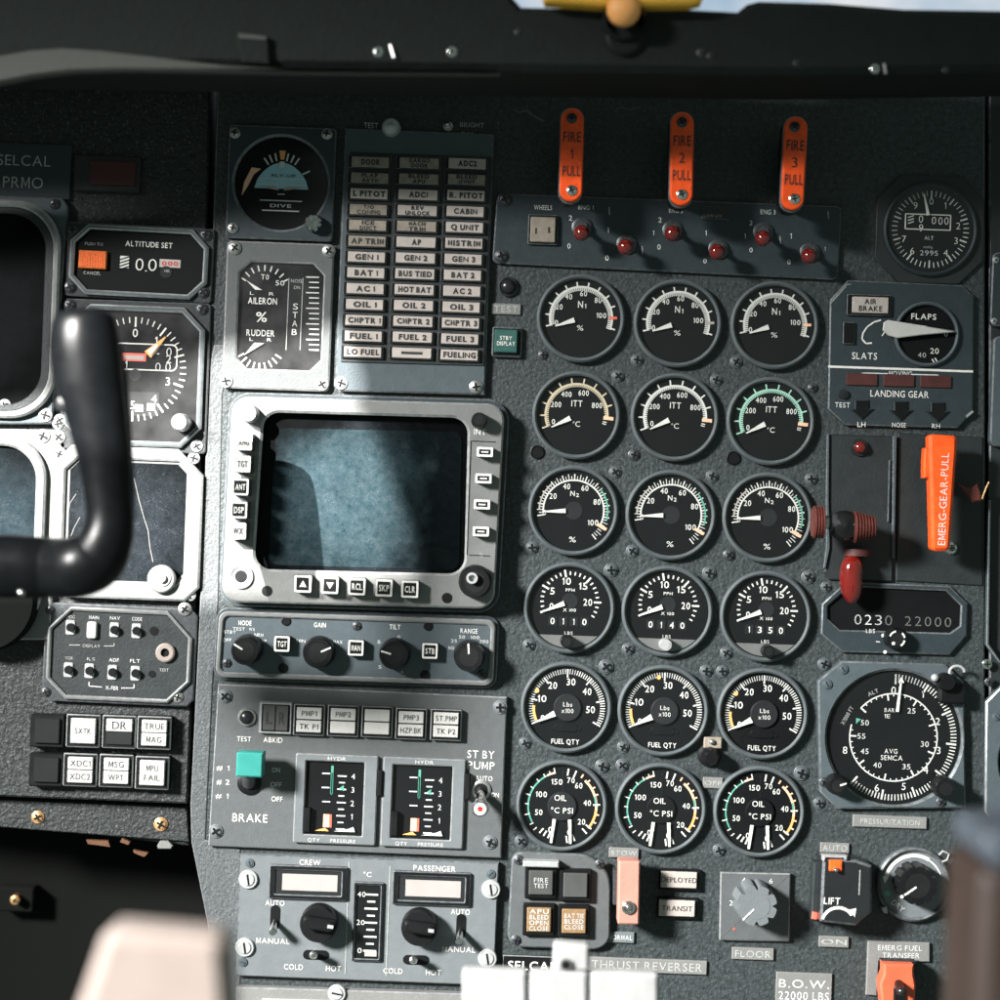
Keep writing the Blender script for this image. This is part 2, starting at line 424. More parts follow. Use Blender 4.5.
# screws: shared meshes, one per kind
class _T:
    def L(s, px, py, h=0): return (px, py)
SCREWS = {}
def screw_mesh(kind):
    if kind in SCREWS: return SCREWS[kind]
    m = MB(_T())
    met, slot = {'dark': ('steel_dark', 'x'), 'steel': ('steel', 'x'), 'chrome': ('chrome', 'x'), 'brass': ('brass', 'x'),
                 'alu': ('alu', 'x'), 'slot': ('alu', '-'), 'slot_dark': ('blue_grey', '-'), 'hole': ('black', ''), 'paint': ('ring', 'x'), 'grey': ('grey_light', 'x')}[kind]
    if kind == 'hole':
        m.lathe(0, 0, [(1, 0), (1, .25), (.86, .3), (.8, .12), (.01, .12)], 'black', 20)
    elif slot == 'x':
        m.lathe(0, 0, [(1.0, 0), (1.0, .16), (.9, .22), (.84, .16), (.8, .18), (.72, .36), (.45, .46), (.01, .48)], met, 20)
        for a in (0, 90):
            c, n = math.cos(math.radians(a)), math.sin(math.radians(a))
            o = [(-.6*c + .15*n, -.6*n - .15*c), (.6*c + .15*n, .6*n - .15*c), (.6*c - .15*n, .6*n + .15*c), (-.6*c - .15*n, -.6*n + .15*c)]
            m.flat(o, .52 + a * .0002, 'black')
    else:
        m.lathe(0, 0, [(1.0, 0), (1.0, .2), (.92, .3), (.80, .3)], met, 24)
        m.lathe(0, 0, [(.80, .3), (.78, .08), (.70, .08)], 'black', 24)
        m.lathe(0, 0, [(.70, .08), (.68, .36), (.6, .42), (.01, .42)], met, 24)
        m.flat([(-.58, -.09), (.58, -.09), (.58, .09), (-.58, .09)], .46, 'black')
    SCREWS[kind] = m.mesh('screw'); return SCREWS[kind]
def screw(t, px, py, r, h, kind='dark', rot=None, parent=None):
    o = bpy.data.objects.new('screw' if kind != 'hole' else 'screw_hole', screw_mesh(kind)); COL.objects.link(o)
    o.parent = parent or t.root
    c = t.L(px, py, h); o.location = (c[0] * S, -h * S, c[1] * S); o.scale = (r, r, r)
    o.rotation_euler = (0, math.radians(random.uniform(0, 180) if rot is None else rot), 0)
    return o

# reusable parts
def square_button(t, px, py, w, h0, h1, lens, lines=(), tm='ink', frame='black', h=None, label=None, split=False, cap=None, rim=None, tw=None, bold=.0):
    """legend push-button: dark housing frame with a lit-style cap"""
    h = h or w
    m = t.mb(); m.box(px, py, w, h, 1.2, h0, h1 - 2, frame, 1.0, rim or 'edge_dim')
    c = m.P(px, py, h1)
    iw, ih = w * .80, h * .80
    if split:
        for k in (1, -1):
            m.prism(rr(c[0], c[1] + k * ih * .26, iw, ih * .47, .8), h1 - 3, h1, lens, .6)
    else: m.prism(rr(c[0], c[1], iw, ih, 1), h1 - 3, h1, lens, .8)
    n = len(lines); cap = cap or min(5.5, ih * .6 / max(n, 1))
    for i, st in enumerate(lines):
        if not st: continue
        v = c[1] + ((n - 1) / 2 - i) * (ih * (.52 if n == 2 else .85 / max(n, 1)))
        ww = tw * iw if tw else min(iw * .84, len(st) * cap * .72)
        m.ltext(st, c[0], v, cap, h1 + .35, tm, ww, bold)
    return t.part('button', m, label=label)
def rim_button(t, px, py, w, h0, h1, st='', arrow=0, h=None, dark=True, rim='white'):
    """small raised key with a pale outline and a dark face"""
    h = h or w
    m = t.mb(); m.box(px, py, w, h, 1.6, h0, h1, 'steel_dark', .8)
    c = m.P(px, py, h1)
    m.prism(rr(c[0], c[1], w * .96, h * .96, 1.6), h1 - .1, h1 + .5, rim, .3, hole=rr(c[0], c[1], w * .72, h * .72, .8), hd=h1 - .1)
    m.flat(rr(c[0], c[1], w * .74, h * .74, .8), h1 + .2, 'black' if dark else 'lamp_white')
    tm = 'white' if dark else 'ink'
    if arrow:
        k = arrow * w * .2
        m.flat([(c[0] - abs(k), c[1] - k * .8), (c[0] + abs(k), c[1] - k * .8), (c[0], c[1] + k)], h1 + .6, tm)
    if st: m.ltext(st, c[0], c[1], h * .34, h1 + .6, tm, w * .56, .012)
    return t.part('button', m)
def toggle(t, px, py, h0, tipx, tipy, hl, r=3.2, met='chrome', nut=7.0, ball=None, ballr=0):
    """bat-handle switch leaning from its nut (px,py) to the tip (tipx,tipy)"""
    m = t.mb()
    if nut:
        m.lathe(px, py, [(nut, h0), (nut, h0 + 2.4), (nut * .86, h0 + 3), (nut * .62, h0 + 3), (nut * .58, h0 + 5), (nut * .5, h0 + 5.4)], 'steel', 6 if nut > 5 else 18)
    a = m.P(px, py, h0); b = m.P(tipx, tipy, h0 + hl)
    pts = [(a[0] + (b[0]-a[0]) * k, a[1] + (b[1]-a[1]) * k, h0 + 1 + (hl-1) * k) for k in (0, .35, .7, .9, .98, 1.0)]
    if ball: 
        m.tube(pts, [r*.6, r*.7, r*.8, r*.8, r*.6, r*.3], met); m.ball(pts[-1], ballr, ball)
    else: m.tube(pts, [r*.55, r*.7, r*.95, r, r*.8, r*.25], met)
    return t.part('switch_lever', m)
def knob(t, px, py, r, h0, hh, ang=None, base=None, m_='black', pm='white', flutes=0, fd=.1, name='knob', top=.86):
    m = t.mb()
    if base: m.lathe(px, py, [(base, h0), (base, h0 + 2.5), (base * .9, h0 + 3.2)], 'black', 32, hr=h0 + 3)
    n = 96 if flutes else 40
    m.lathe(px, py, [(r, h0), (r, h0 + hh * .25), (r * .96, h0 + hh * .8), (r * top, h0 + hh)], m_, n, flutes, fd)
    c = m.P(px, py, h0 + hh)
    m.flat(circ(c[0], c[1], r * .62, 24), h0 + hh + .3, 'rubber' if m_ == 'black' else m_)
    if ang is not None: m.tick(c[0], c[1], ang, r * .2, r * top, 1.6, h0 + hh + .7, pm)
    return t.part(name, m)
def placard(name, label, px, py, w, h, lines, cap, matn='label_grey', tm='white', hh=3, tw=.85, group=None, cat='placard', bold=.004):
    t = Thing(name, label, cat, px, py, group=group, empty=False); m = t.mb()
    m.box(px, py, w, h, .8, 0, hh, matn, .7)
    c = m.P(px, py, hh); n = len(lines)
    for i, st in enumerate(lines):
        if st: m.ltext(st, c[0], c[1] + ((n-1)/2 - i) * cap * 1.5, cap, hh + .3, tm, w * tw, bold)
    return t.solo(m)
# ================================================================ SETTING
def struct(name, pts, h0, h1, m, bev=0.0, bm=None, **k):
    t = Thing(name, None, None, 500, 500, rot=0, kind='structure', empty=False); b = t.mb()
    b.poly(pts, h0, h1, m, bev, bm, **k); return t.solo(b)
struct('back_wall', [(-900, 90), (1900, 90), (1900, 1700), (-900, 1700)], -160, -150, 'void')
struct('panel_centre', [(219, 40), (204, 500), (191, 806), (192, 842), (208, 925), (214, 1060), (985, 1060), (985, 40)], -40, 0, 'wrinkle', 1.5, 'edge_dim')
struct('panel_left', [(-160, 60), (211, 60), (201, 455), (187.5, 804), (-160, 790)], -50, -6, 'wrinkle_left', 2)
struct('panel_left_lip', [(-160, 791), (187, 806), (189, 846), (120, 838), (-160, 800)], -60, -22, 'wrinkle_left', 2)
struct('panel_right', [(989, 40), (1150, 40), (1150, 1060), (989, 1060)], -40, -4, 'plate_black', 2, 'edge_dim')
# light-grey painted strip between the left panel and the centre units
struct('panel_trim', [(214, 345), (224, 345), (224, 385), (222, 395), (218, 600), (212, 690), (205, 840), (240, 850), (240, 1060), (214, 1060), (208, 925), (191.5, 842), (190.5, 806), (200.5, 600), (206.5, 455), (211, 360)], -1, 1.2, 'strip', .6, 'edge')  # top end cut off at the sun patch to imitate the shade above
# sky seen over the glareshield
t = Thing('sky', None, None, 700, -60, rot=0, kind='structure', empty=False); m = t.mb()
m.box(700, -120, 1700, 420, 0, -700, -690, 'sky_light'); t.solo(m)

# brass screws and chipped bits of the left lip
t = Thing('panel_bracket', 'dark metal lip with brass screws and rubbed orange primer under the lower left buttons', 'bracket', 100, 830)
m = t.mb(); m.poly([(-60, 800), (187, 812), (189, 842), (60, 832), (-60, 822)], -22, -17, 'wrinkle_left', 1); t.part('strip', m)
for q in ([(86, 840), (108, 841), (110, 847), (96, 845), (88, 844)], [(122, 838), (130, 842), (128, 845), (120, 842)], [(133, 850), (148, 853), (144, 857), (134, 853)]):
    m = t.mb(); m.poly(q, -22, -16.5, 'primer'); t.part('rubbed_patch', m)
m = t.mb(); m.poly([(157, 846), (160, 841), (168, 841), (173, 846), (171, 849), (158, 849)], -18, -14, 'label_grey', .8); t.part('clip', m)
screw(t, 38, 817, 6.5, -17, 'brass'); screw(t, 161, 824, 7, -17, 'brass')
t = Thing('quick_release_stud', 'tiny brass stud in the black recess at the lower left', 'stud', 15, 900); m = t.mb()
m.box(15, 900, 40, 26, 3, -150, -126, 'void', 2); t.part('bracket', m); m = t.mb(); m.lathe(15, 900, [(5, -126), (5, -119), (3.6, -116), (.01, -116)], 'primer', 14); t.part('stud_head', m); screw(t, 15, 900, 5, -116, 'brass')

# ================================================================ GLARESHIELD
t = Thing('glareshield', 'black padded glareshield hood running across the top above all the instruments', 'glareshield', 500, 60, rot=0)
GH = 200
def cross(pts_f, mname, x0, x1, m, n=24):
    pass
m = t.mb()
# hood: top outline differs left and right (windscreen shows over it from x=510 on)
def hood(m, top, bot, h0, h1, mt, bev=4):
    m.poly(top + bot[::-1], h0, h1, mt, bev)
m.poly([(-300, -260), (505, -260), (512, -4), (521, 6), (560, 7), (680, 8), (722, 10), (738, 11), (748, 3), (760, 0), (830, 2), (905, 8), (1300, 14), (1300, 66), (800, 74), (505, 70), (-300, 58)], 90, GH, 'shield', 6)
t.part('hood', m)
m = t.mb()
m.poly([(-300, 74), (0, 55), (30, 50), (62, 47.5), (100, 50), (160, 57), (225, 65), (300, 69), (500, 71), (500, 73), (300, 72), (180, 70), (120, 69.5), (70, 71), (30, 76), (0, 82), (-300, 130)], 192, 206, 'shield_lip', 2)
t.part('lip', m)
m = t.mb(); m.poly([(236, 33), (268, 36), (270, 64), (242, 62)], GH, GH + 7, 'shield', 1.5); m.poly([(238, 33), (266, 36), (266, 40), (238, 38)], GH + 7, GH + 8, 'shield_lip'); t.part('bracket', m)
for x, y, r in ((378, 52, 4.5), (452, 52, 4.5), (701, 53, 4), (710, 56, 3), (875, 69, 4), (797, 63, 3), (946, 70, 3), (518, 32, 3)):
    screw(t, x, y, r, GH, 'chrome' if x in (378, 452, 875) else 'dark')
m = t.mb()
for a, b in (((390, 45), (394, 58)), ((884, 64), (885, 74))):
    p = m.P(*a, GH + 2); q = m.P(*b, GH + 2); m.tube([(p[0], p[1], GH + 2), (q[0], q[1], GH + 4)], [1.1, 1.1], 'steel', 8); t.part('pin', m); m = t.mb()
t = Thing('compass_light', 'yellow bar with a rounded orange lens hanging over the edge of the glareshield', 'lamp', 622, 10)
m = t.mb(); m.poly([(535, -40), (720, -40), (702, 1), (690, 4), (600, 5), (545, 1)], 200, 222, 'yellow', 3); t.part('bar', m)
m = t.mb(); c = m.P(624, 8, 230); m.ball((c[0], c[1], 224), 15, 'orange_mark', 24, .8); t.part('lens', m)
m = t.mb(); m.lathe(624, 22, [(20, 200), (20, 208), (17, 214), (17, 200)], 'black_gloss', 32); m.lathe(625, 36, [(17, 200), (17, 204), (14, 206), (.01, 206)], 'rubber', 32); t.part('socket', m)

# ================================================================ LEFT PANEL
t = Thing('selcal_placard', 'dark grey plate engraved SELCAL PRMO at the far left edge', 'placard', 20, 172)
m = t.mb(); m.poly([(-60, 140), (72, 145), (70, 200), (-62, 196)], -6, -2, 'blue_dark', 1)
m.text('SELCAL', 24, 160.5, 10.5, -1.6, 'paint_dim', 53, -.005); m.text('PRMO', 23, 182.5, 11, -1.6, 'paint_dim', 40, -.005); t.part('plate', m)
t = Thing('warning_light', 'dim dark red rectangular warning light, unlit, above the ALTITUDE SET window', 'warning light', 107, 173)
m = t.mb(); m.box(107, 174, 66, 36, 2, -6, 0, 'plate_black', 1.5); t.part('frame', m)
m = t.mb(); m.box(112, 173, 46, 24, 1, 0, 3, 'red_dark', 1); m.text('WARN', 112, 173, 6, 3.3, 'red_brown', 30) if False else None; t.part('lens', m)

t = Thing('flight_display', 'large dark display with rounded bezel at the upper left, cut off by the frame', 'display', -10, 310)
m = t.mb(); m.poly([(-140, 190), (62, 198), (68, 206), (52, 424), (-140, 424)], -6, 4, 'blue_grey', 1.5, 'edge_dim'); t.part('mounting_plate', m)
m = t.mb(); c = m.P(-40, 307, 12)
m.prism(rr(c[0], c[1], 195, 217, 46, 12), 4, 12, 'silver', 2.2, 'edge', hole=rr(c[0], c[1], 180, 203, 41, 12), hd=3)
m.prism(rr(c[0], c[1], 180, 203, 41, 12), 3, 9, 'plate_black', .8, hole=rr(c[0] - 4, c[1], 172, 190, 36, 12), hd=3.5)
t.part('bezel', m)
m = t.mb(); c = m.P(-44, 307, 4); m.flat(rr(c[0], c[1], 174, 192, 36, 12), 4.2, 'glass_dark'); t.part('screen', m)
screw(t, 45.5, 415, 7, 4, 'alu'); screw(t, 55, 204, 5.5, 4, 'dark'); screw(t, 5, 405, 6, 5, 'alu')

t = Thing('navigation_display', 'blue dusty display with rounded bezel at the left edge, below the large dark one', 'display', -10, 520)
m = t.mb(); m.poly([(-140, 426), (60, 430), (66, 445), (58, 470), (50, 640), (-140, 640)], -6, 4, 'silver', 1.5, 'edge'); t.part('mounting_plate', m)
m = t.mb(); c = m.P(-55, 532, 12)
m.prism(rr(c[0], c[1], 196, 196, 42, 12), 4, 12, 'silver', 2.2, 'edge', hole=rr(c[0], c[1], 176, 176, 34, 12), hd=3)
t.part('bezel', m)
m = t.mb(); m.flat(rr(c[0], c[1], 178, 178, 34, 12), 4.6, 'screen_teal'); t.part('screen', m)
for x, y, r in ((43, 436, 7), (59, 437, 6.5), (60, 454, 6.5), (58, 424, 5.5)): screw(t, x, y, r, 4, 'alu')

t = Thing('flight_director_display', 'octagonal bezel with dark scratched dusty screen behind the control yoke', 'display', 125, 525)
m = t.mb(); c = m.P(127, 523, 8)
m.prism(octo(c[0], c[1], 148, 152, (26, 16, 14, 14)), -6, 8, 'silver', 2, 'edge', hole=octo(c[0] - 1, c[1] + 1, 124, 124, 12), hd=2, hm='silver')
m.prism(octo(c[0] - 1, c[1] + 1, 126, 127, 12), 2, 3.5, 'silver', .5, hole=octo(c[0] - 1, c[1] + 1, 116, 118, 9), hd=2)
t.part('bezel', m)
m = t.mb(); m.flat(octo(c[0] - 1, c[1] + 1, 118, 120, 9), 2.6, 'screen_dark')
def scratch(m, pts, z, w=.8):
    for a, b in zip(pts, pts[1:]): m.line(a, b, w, z, 'paint_faint')
t.part('screen', m)
m = t.mb(); scratch(m, [(134, 478), (139, 500), (144, 518), (148, 530), (150, 548), (153, 562)], 3.0, .9)
t.part('scratch', m); m = t.mb(); scratch(m, [(76, 494), (70, 503), (67, 520), (68, 533)], 3.05, .8); t.part('scratch', m); m = t.mb(); scratch(m, [(80, 517), (74, 528), (71, 536)], 3.1, .8); t.part('scratch', m)
m = t.mb(); m.lathe(161, 579, [(14, 8), (14, 14), (12.5, 15.5), (9, 15.5)], 'silver', 32); m.lathe(161, 578, [(9, 15), (8.5, 17), (5, 17.5), (4.5, 21), (.01, 22)], 'alu', 24); t.part('knob', m)
for x, y in ((194, 458), (190, 595)): screw(t, x, y, 6, 2, 'alu')

t = Thing('altitude_selector', 'small black window reading 0,0 under the words ALTITUDE SET, with an orange button', 'altitude selector', 139, 262, rot=3.0)
m = t.mb(); c = m.P(139, 262, 6)
m.prism(rr(c[0], c[1], 147, 74, 3), -6, 4, 'plate_black', 1, 'edge_dim')
m.prism(octo(c[0], c[1], 138, 70, 17), 4, 9, 'blue_grey', 1.6, 'edge', hole=octo(c[0], c[1], 128, 60, 14), hd=4.2); t.part('bezel', m)
m = t.mb(); m.flat(octo(c[0], c[1], 130, 62, 14), 4.6, 'dial')
m.text('ALTITUDE SET', 149, 244.5, 5.2, 5.2, 'white', 47, .01); m.text('PUSH TO', 94, 244, 3, 5.2, 'paint_dim', 18)
m.text('CANCEL', 92, 273, 3, 5.2, 'paint_dim', 17, .01)
m.rect(124.5, 262, 9, 12, 5.0, 'white')
for k in range(4): m.line((119, 260 + k * 3.2), (130, 256.5 + k * 3.2), 1.2, 5.3, 'dial')
m.text('0', 139.5, 264.5, 12, 5.2, 'white', 8, -.01); m.text(',', 146, 269, 4, 5.2, 'white', 2); m.text('0', 152.5, 265, 12, 5.2, 'white', 8.5, -.01)
m.rect(170, 263.5, 21, 8, 5.0, 'pinkish'); m.text('000', 170, 263.5, 4, 5.3, 'red', 16, .02)
m.disc(166, 272, 6, 5.1, 'dial_soft'); m.text('MB', 167, 271, 2.4, 5.4, 'paint_dim', 5); m.text('BARO', 135.5, 287.5, 2.2, 5.2, 'paint_dim', 14) if False else None
t.part('dial', m)
m = t.mb(); m.box(92.5, 259.5, 28, 18, 1, 4.6, 9, 'orange_lamp', 1); m.text('PUSH', 92.5, 259, 5, 9.3, 'orange', 20, .01) if False else None
for k in range(9): m.line((82 + k * 2.6, 252), (81.6 + k * 2.6, 266), .7, 9.3, 'orange')
t.part('button', m)
for x, y in ((73, 230), (206, 235), (70, 287), (203, 292)): screw(t, x, y, 6.2, 4, 'dark')

t = Thing('altimeter', 'square altimeter with orange pointer and red drum figures partly hidden by the yoke', 'altimeter', 136, 376)
m = t.mb(); c = m.P(135, 376, 6)
m.prism(rr(c[0], c[1], 146, 150, 4), -6, 4, 'plate_black', 1, 'edge_dim')
m.prism(octo(c[0], c[1], 137, 140, (22, 22, 20, 20)), 4, 10, 'blue_grey', 1.6, 'edge', hole=octo(c[0], c[1], 126, 129, (18, 18, 16, 16)), hd=4.2); t.part('bezel', m)
m = t.mb(); m.flat(octo(c[0], c[1], 128, 131, (18, 18, 16, 16)), 4.6, 'dial')
cc = m.P(134, 369, 5)
for i in range(50):
    a = 90 - i * 7.2; m.tick(cc[0], cc[1], a, 46 if i % 5 else 42, 52, 1.1 if i % 5 else 1.8, 5.2, 'white')
for d in range(10):
    a = math.radians(90 - d * 36); m.ltext(str(d), cc[0] + 36 * math.cos(a), cc[1] + 36 * math.sin(a), 8, 5.2, 'white', None, 0)
b = m.P(146, 357, 5); m.prism(rr(b[0], b[1], 63, 27, 6), 4.6, 5.4, 'white', 0, hole=rr(b[0], b[1], 60.5, 24.5, 5), hd=4.6)
m.rect(131, 357, 30, 8, 5.4, 'red_mark'); m.rect(134, 357.5, 20, 4, 5.7, 'pinkish')
for s_, x, y in (('2', 157, 350), ('0', 169, 352), ('0', 158, 367), ('0', 168, 367), ('1', 126, 365)): m.text(s_, x, y, 8.5, 5.9, 'paint_white', None, -.01)
m.disc(135, 375, 6, 5.6, 'dial_soft')
m.rect(142, 404, 34, 24, 5.1, 'dial_soft'); m.rect(139, 408, 8, 7, 5.4, 'white'); m.rect(151, 407, 8, 7, 5.4, 'white')
t.part('dial', m)
m = t.mb(); m.needle(cc[0], cc[1], 47, 20, 45, 9, 1.2, 8, 'orange_mark'); m.needle(cc[0], cc[1], 47, 22, 34, 6, 3, 8.6, 'white', .5); t.part('pointer', m)
m = t.mb(); m.flat(octo(c[0], c[1], 127, 130, (18, 18, 16, 16)), 8.9, 'dusty_glass'); t.part('glass', m)
knob(t, 179, 422, 9, 4, 24, m_='alu', top=.8)
for x, y in ((70, 305), (202, 309), (60, 420), (197, 446)): screw(t, x, y, 6, 4, 'dark' if y < 400 else 'alu')

# radio control panel lower left (octagonal, eight slots)
t = Thing('radio_control_panel', 'black octagonal panel with eight small white slot keys and a round white jack', 'control panel', 119, 655, rot=2.6)
m = t.mb(); c = m.P(119, 655, 6)
m.prism(octo(c[0], c[1], 152, 98, 7), -6, 3, 'steel_dark', 1.4, 'edge_dim')
m.prism(octo(c[0], c[1], 144, 92, (26, 22, 20, 22)), 3, 7, 'silver', 1.4, 'edge', hole=octo(c[0], c[1], 136, 84, (22, 19, 17, 19)), hd=3.2); t.part('bezel', m)
m = t.mb(); m.flat(octo(c[0], c[1], 138, 86, (22, 19, 17, 19)), 3.6, 'plate_black')
for s_, x, y in (('HDG', 71, 617), ('MAIN', 94, 617.5), ('NAV', 115, 618), ('CODE', 137, 619), ('VOR', 69, 658), ('ILS', 91, 659), ('ADF', 114, 660), ('FLT', 135, 661)):
    if s_ in ('HDG', 'VOR', 'ILS'): m.text(s_, x, y, 3, 4.0, 'paint_dim', 8)
    else: m.text(s_, x, y, 3.4, 4.0, 'paint_white', 10, .005)
m.line((69, 645), (80, 645), .8, 4, 'paint_dim'); m.line((104, 646), (114, 646), .8, 4, 'paint_dim'); m.line((114, 643), (114, 646), .8, 4, 'paint_dim'); m.text('DISPLAY', 91.5, 646, 3, 4, 'paint_dim', 17)
m.line((89, 686), (102, 687), .9, 4, 'paint_white'); m.line((121, 688), (134, 688), .9, 4, 'paint_white'); m.line((89, 682), (89, 686), .9, 4, 'paint_white'); m.line((134, 684), (134, 688), .9, 4, 'paint_white')
m.text('X-FER', 112, 688, 3.6, 4, 'paint_white', 13, .01); m.text('TEST', 164, 670, 3, 4, 'paint_dim', 9); m.text('mode', 156, 616.5, 2.6, 4, 'paint_white', 15) if False else None
t.part('plate', m)
for i, (x, y) in enumerate(((70, 627.5), (92, 630), (114, 630), (136, 631), (68, 670), (89, 671), (112, 672.5), (135, 673.5))):
    m = t.mb(); cx, cy = m.P(x, y, 6)
    if i == 1: m.prism(rr(cx, cy, 10, 17, 2.5), 3.6, 8, 'lamp_white', 1)
    else:
        m.prism(rr(cx, cy, 9.5, 15, 2), 3.6, 5, 'alu', .6); m.lathe(x, y, [(4.3, 5), (4, 9), (.01, 9)], 'black', 14)
    t.part('slot_key', m)
m = t.mb(); m.lathe(165.5, 652.5, [(9.5, 3.6), (9.5, 7), (8, 8), (4.4, 8), (4.2, 4.5), (.01, 4.5)], 'handle_white', 28); m.disc(165.5, 652.5, 3.9, 5, 'black'); t.part('jack', m)
m = t.mb(); m.disc(154, 631, 4.5, 4.1, 'black'); t.part('screw_hole', m); m = t.mb(); m.disc(152, 674, 3.6, 4.1, 'black'); t.part('screw_hole', m)
screw(t, 185, 609, 6.8, 3, 'steel'); screw(t, 178, 697, 5.5, 3, 'steel'); screw(t, 50, 610, 5, 3, 'dark'); screw(t, 46, 692, 5, 3, 'dark')

# eight annunciator push-buttons lower left
LB = [(83, 731, ('SXTK',), 'lamp_white', 'plain white push-button reading SXTK, first lit one of the upper row'),
      (119, 732, ('DR', ''), 'lamp_white', 'push-button with white upper half reading DR and a dark lower half'),
      (154, 733, ('TRUE', 'MAG'), 'lamp_white', 'split white push-button reading TRUE over MAG'),
      (46, 770, (), 'rubber', 'blank dark push-button left of the XDC1 button'),
      (80, 770, ('XDC1', 'XDC2'), 'lamp_white', 'split white push-button reading XDC1 over XDC2'),
      (116, 771, ('MSG', 'WPT'), 'lamp_white', 'split white push-button reading MSG over WPT'),
      (152, 773, ('MPU', 'FAIL'), 'lamp_white', 'plain white push-button reading MPU FAIL'),
      (47, 731, (), 'rubber', 'blank unlit push-button above the other blank one at far lower left')]
for x, y, ls, lens, lab in LB:
    t = Thing('push_button', lab, 'push-button', x, y, group='legend push-buttons of the left panel')
    m = t.mb(); m.box(x, y, 34, 33, 1.5, -6, 7, 'black', 1.2, 'edge' if ls else 'black'); t.part('housing', m)
    m = t.mb(); c = m.P(x, y, 10)
    if ls and ls[0] == 'DR':
        m.prism(rr(c[0], c[1] + 6.6, 26, 12.5, .8), 6, 10, 'lamp_white', .6); m.prism(rr(c[0], c[1] - 6.6, 26, 12.5, .8), 6, 9, 'dial_soft', .6)
        m.ltext('DR', c[0], c[1] + 6.6, 7.5, 10.3, 'ink', 14, .0)
    elif len(ls) == 2 and ls[0] != 'MPU':
        for k, st in ((1, ls[0]), (-1, ls[1])):
            m.prism(rr(c[0], c[1] + k * 6.6, 25, 12.4, .8), 6, 10, lens, .6); m.ltext(st, c[0], c[1] + k * 6.6, 5.8, 10.3, 'ink', 5 * len(st), .0)
    else:
        m.prism(rr(c[0], c[1], 25, 25, 1), 6, 10, lens, .8)
        for i, st in enumerate(ls): m.ltext(st, c[0], c[1] + ((len(ls)-1)/2 - i) * 9.5, 5.6, 10.3, 'ink', 3.9 * len(st), .0)
    t.part('lens', m)

# ================================================================ CENTRE: attitude, trim, annunciator
t = Thing('standby_attitude_indicator', 'round horizon instrument with blue dome and orange bank pointer in a grey square bezel', 'attitude indicator', 281, 183)
m = t.mb(); c = m.P(281, 183, 8); m.prism(rr(c[0], c[1], 107, 113, 4), 0, 8, 'blue_dark', 1.5, 'edge_dim', hole=circ(c[0], c[1], 46.5, 64), hd=2, hbev=2.5); t.part('bezel', m)
m = t.mb(); m.flat(circ(c[0], c[1], 47, 64), 3, 'dial')
for i, a in enumerate((125, 114, 103, 90, 78, 67, 56, 25)):
    if a == 90: continue
    m.tick(c[0], c[1], a + 1, 23, 31, 1.6, 3.6, 'white')
m.flat([(c[0] - 3.2, c[1] + 33), (c[0] + 3.2, c[1] + 33), (c[0] + 1.8, c[1] + 24), (c[0] - 1.8, c[1] + 24)], 3.7, 'orange_mark')
m.flat([(c[0] - 2.5, c[1] + 22), (c[0] + 2.5, c[1] + 22), (c[0] + 2.5, c[1] + 16), (c[0] - 2.5, c[1] + 16)], 4.4, 'white')
m.flat([(c[0] - 27 + 54 * i / 20, c[1] - 5 + 26 * math.sin(math.pi * i / 20) ** .6) for i in range(21)], 3.6, 'sky_blue')
m.ltext('FLY-UP', c[0] + 2, c[1] + 8, 2.4, 4.3, 'ink', 24, .02)
for dy, w in ((5, 45), (-1, 50)): m.flat(rr(c[0], c[1] + dy, w, .9), 4.0 + dy * .01, 'white')
m.flat([(c[0] - 24, c[1] - 3), (c[0] - 6, c[1] - 3), (c[0] - 2, c[1] - 7), (c[0] - 8, c[1] - 6)], 4.2, 'cream')
m.flat([(c[0] + 24, c[1] - 3), (c[0] + 6, c[1] - 3), (c[0] + 2, c[1] - 7), (c[0] + 8, c[1] - 6)], 4.2, 'cream')
for dy, w in ((-17, 42), (-27, 37)): m.flat(rr(c[0], c[1] + dy, w, 1.1), 3.7, 'paint_white')
m.flat(rr(c[0], c[1] - 10.5, 7, 1), 3.7, 'paint_white'); m.ltext('DIVE', c[0], c[1] - 22, 3.2, 3.7, 'paint_white', 21, .01); t.part('dial', m)
m = t.mb(); m.needle(c[0], c[1], 0, 0, 0.1, .1, .1, 5, 'orange_mark') if False else None
m.prism([(c[0] - 39, c[1] - 13), (c[0] - 37, c[1]), (c[0] - 30, c[1] + 15), (c[0] - 21, c[1] + 14), (c[0] - 28, c[1] + 8), (c[0] - 33, c[1] - 3)], 4, 6, 'peach_mark', .3); t.part('pointer', m)
m = t.mb(); m.flat(circ(c[0], c[1], 46.5, 48), 6.2, 'glass'); t.part('glass', m)
knob(t, 313, 222, 9, 8, 12, m_='chrome', flutes=8, fd=.2, top=.8)
for x, y in ((235, 133), (327, 134), (233, 228)): screw(t, x, y, 5.5, 8, 'steel')

t = Thing('trim_indicator', 'trim indicator with AILERON and RUDDER scales and vertical STAB scale in a blue-grey bezel', 'trim indicator', 279, 316)
m = t.mb(); c = m.P(278, 316, 8)
m.prism(rr(c[0], c[1], 107, 147, 5), 0, 8, 'grey', 1.6, 'edge', hole=octo(c[0] + 2, c[1], 84, 106, 11), hd=3, hm='black'); t.part('bezel', m)
m = t.mb(); m.flat(octo(c[0] + 2, c[1], 85, 107, 11), 3.4, 'dial')
for i in range(9):
    a = 150 - i * 15; m.tick(*m.P(264, 292, 4), a, 21, 27, 1.3, 4, 'paint_white')
    m.tick(*m.P(260, 345, 4), -a, 18, 25, 1.3, 4, 'paint_white')
m.text('T0', 265, 277, 5, 4, 'white', 8); m.text('50', 280, 283, 5, 4, 'paint_white', 9); m.text('L     R', 262, 293.5, 3.2, 4, 'paint_white', 24)
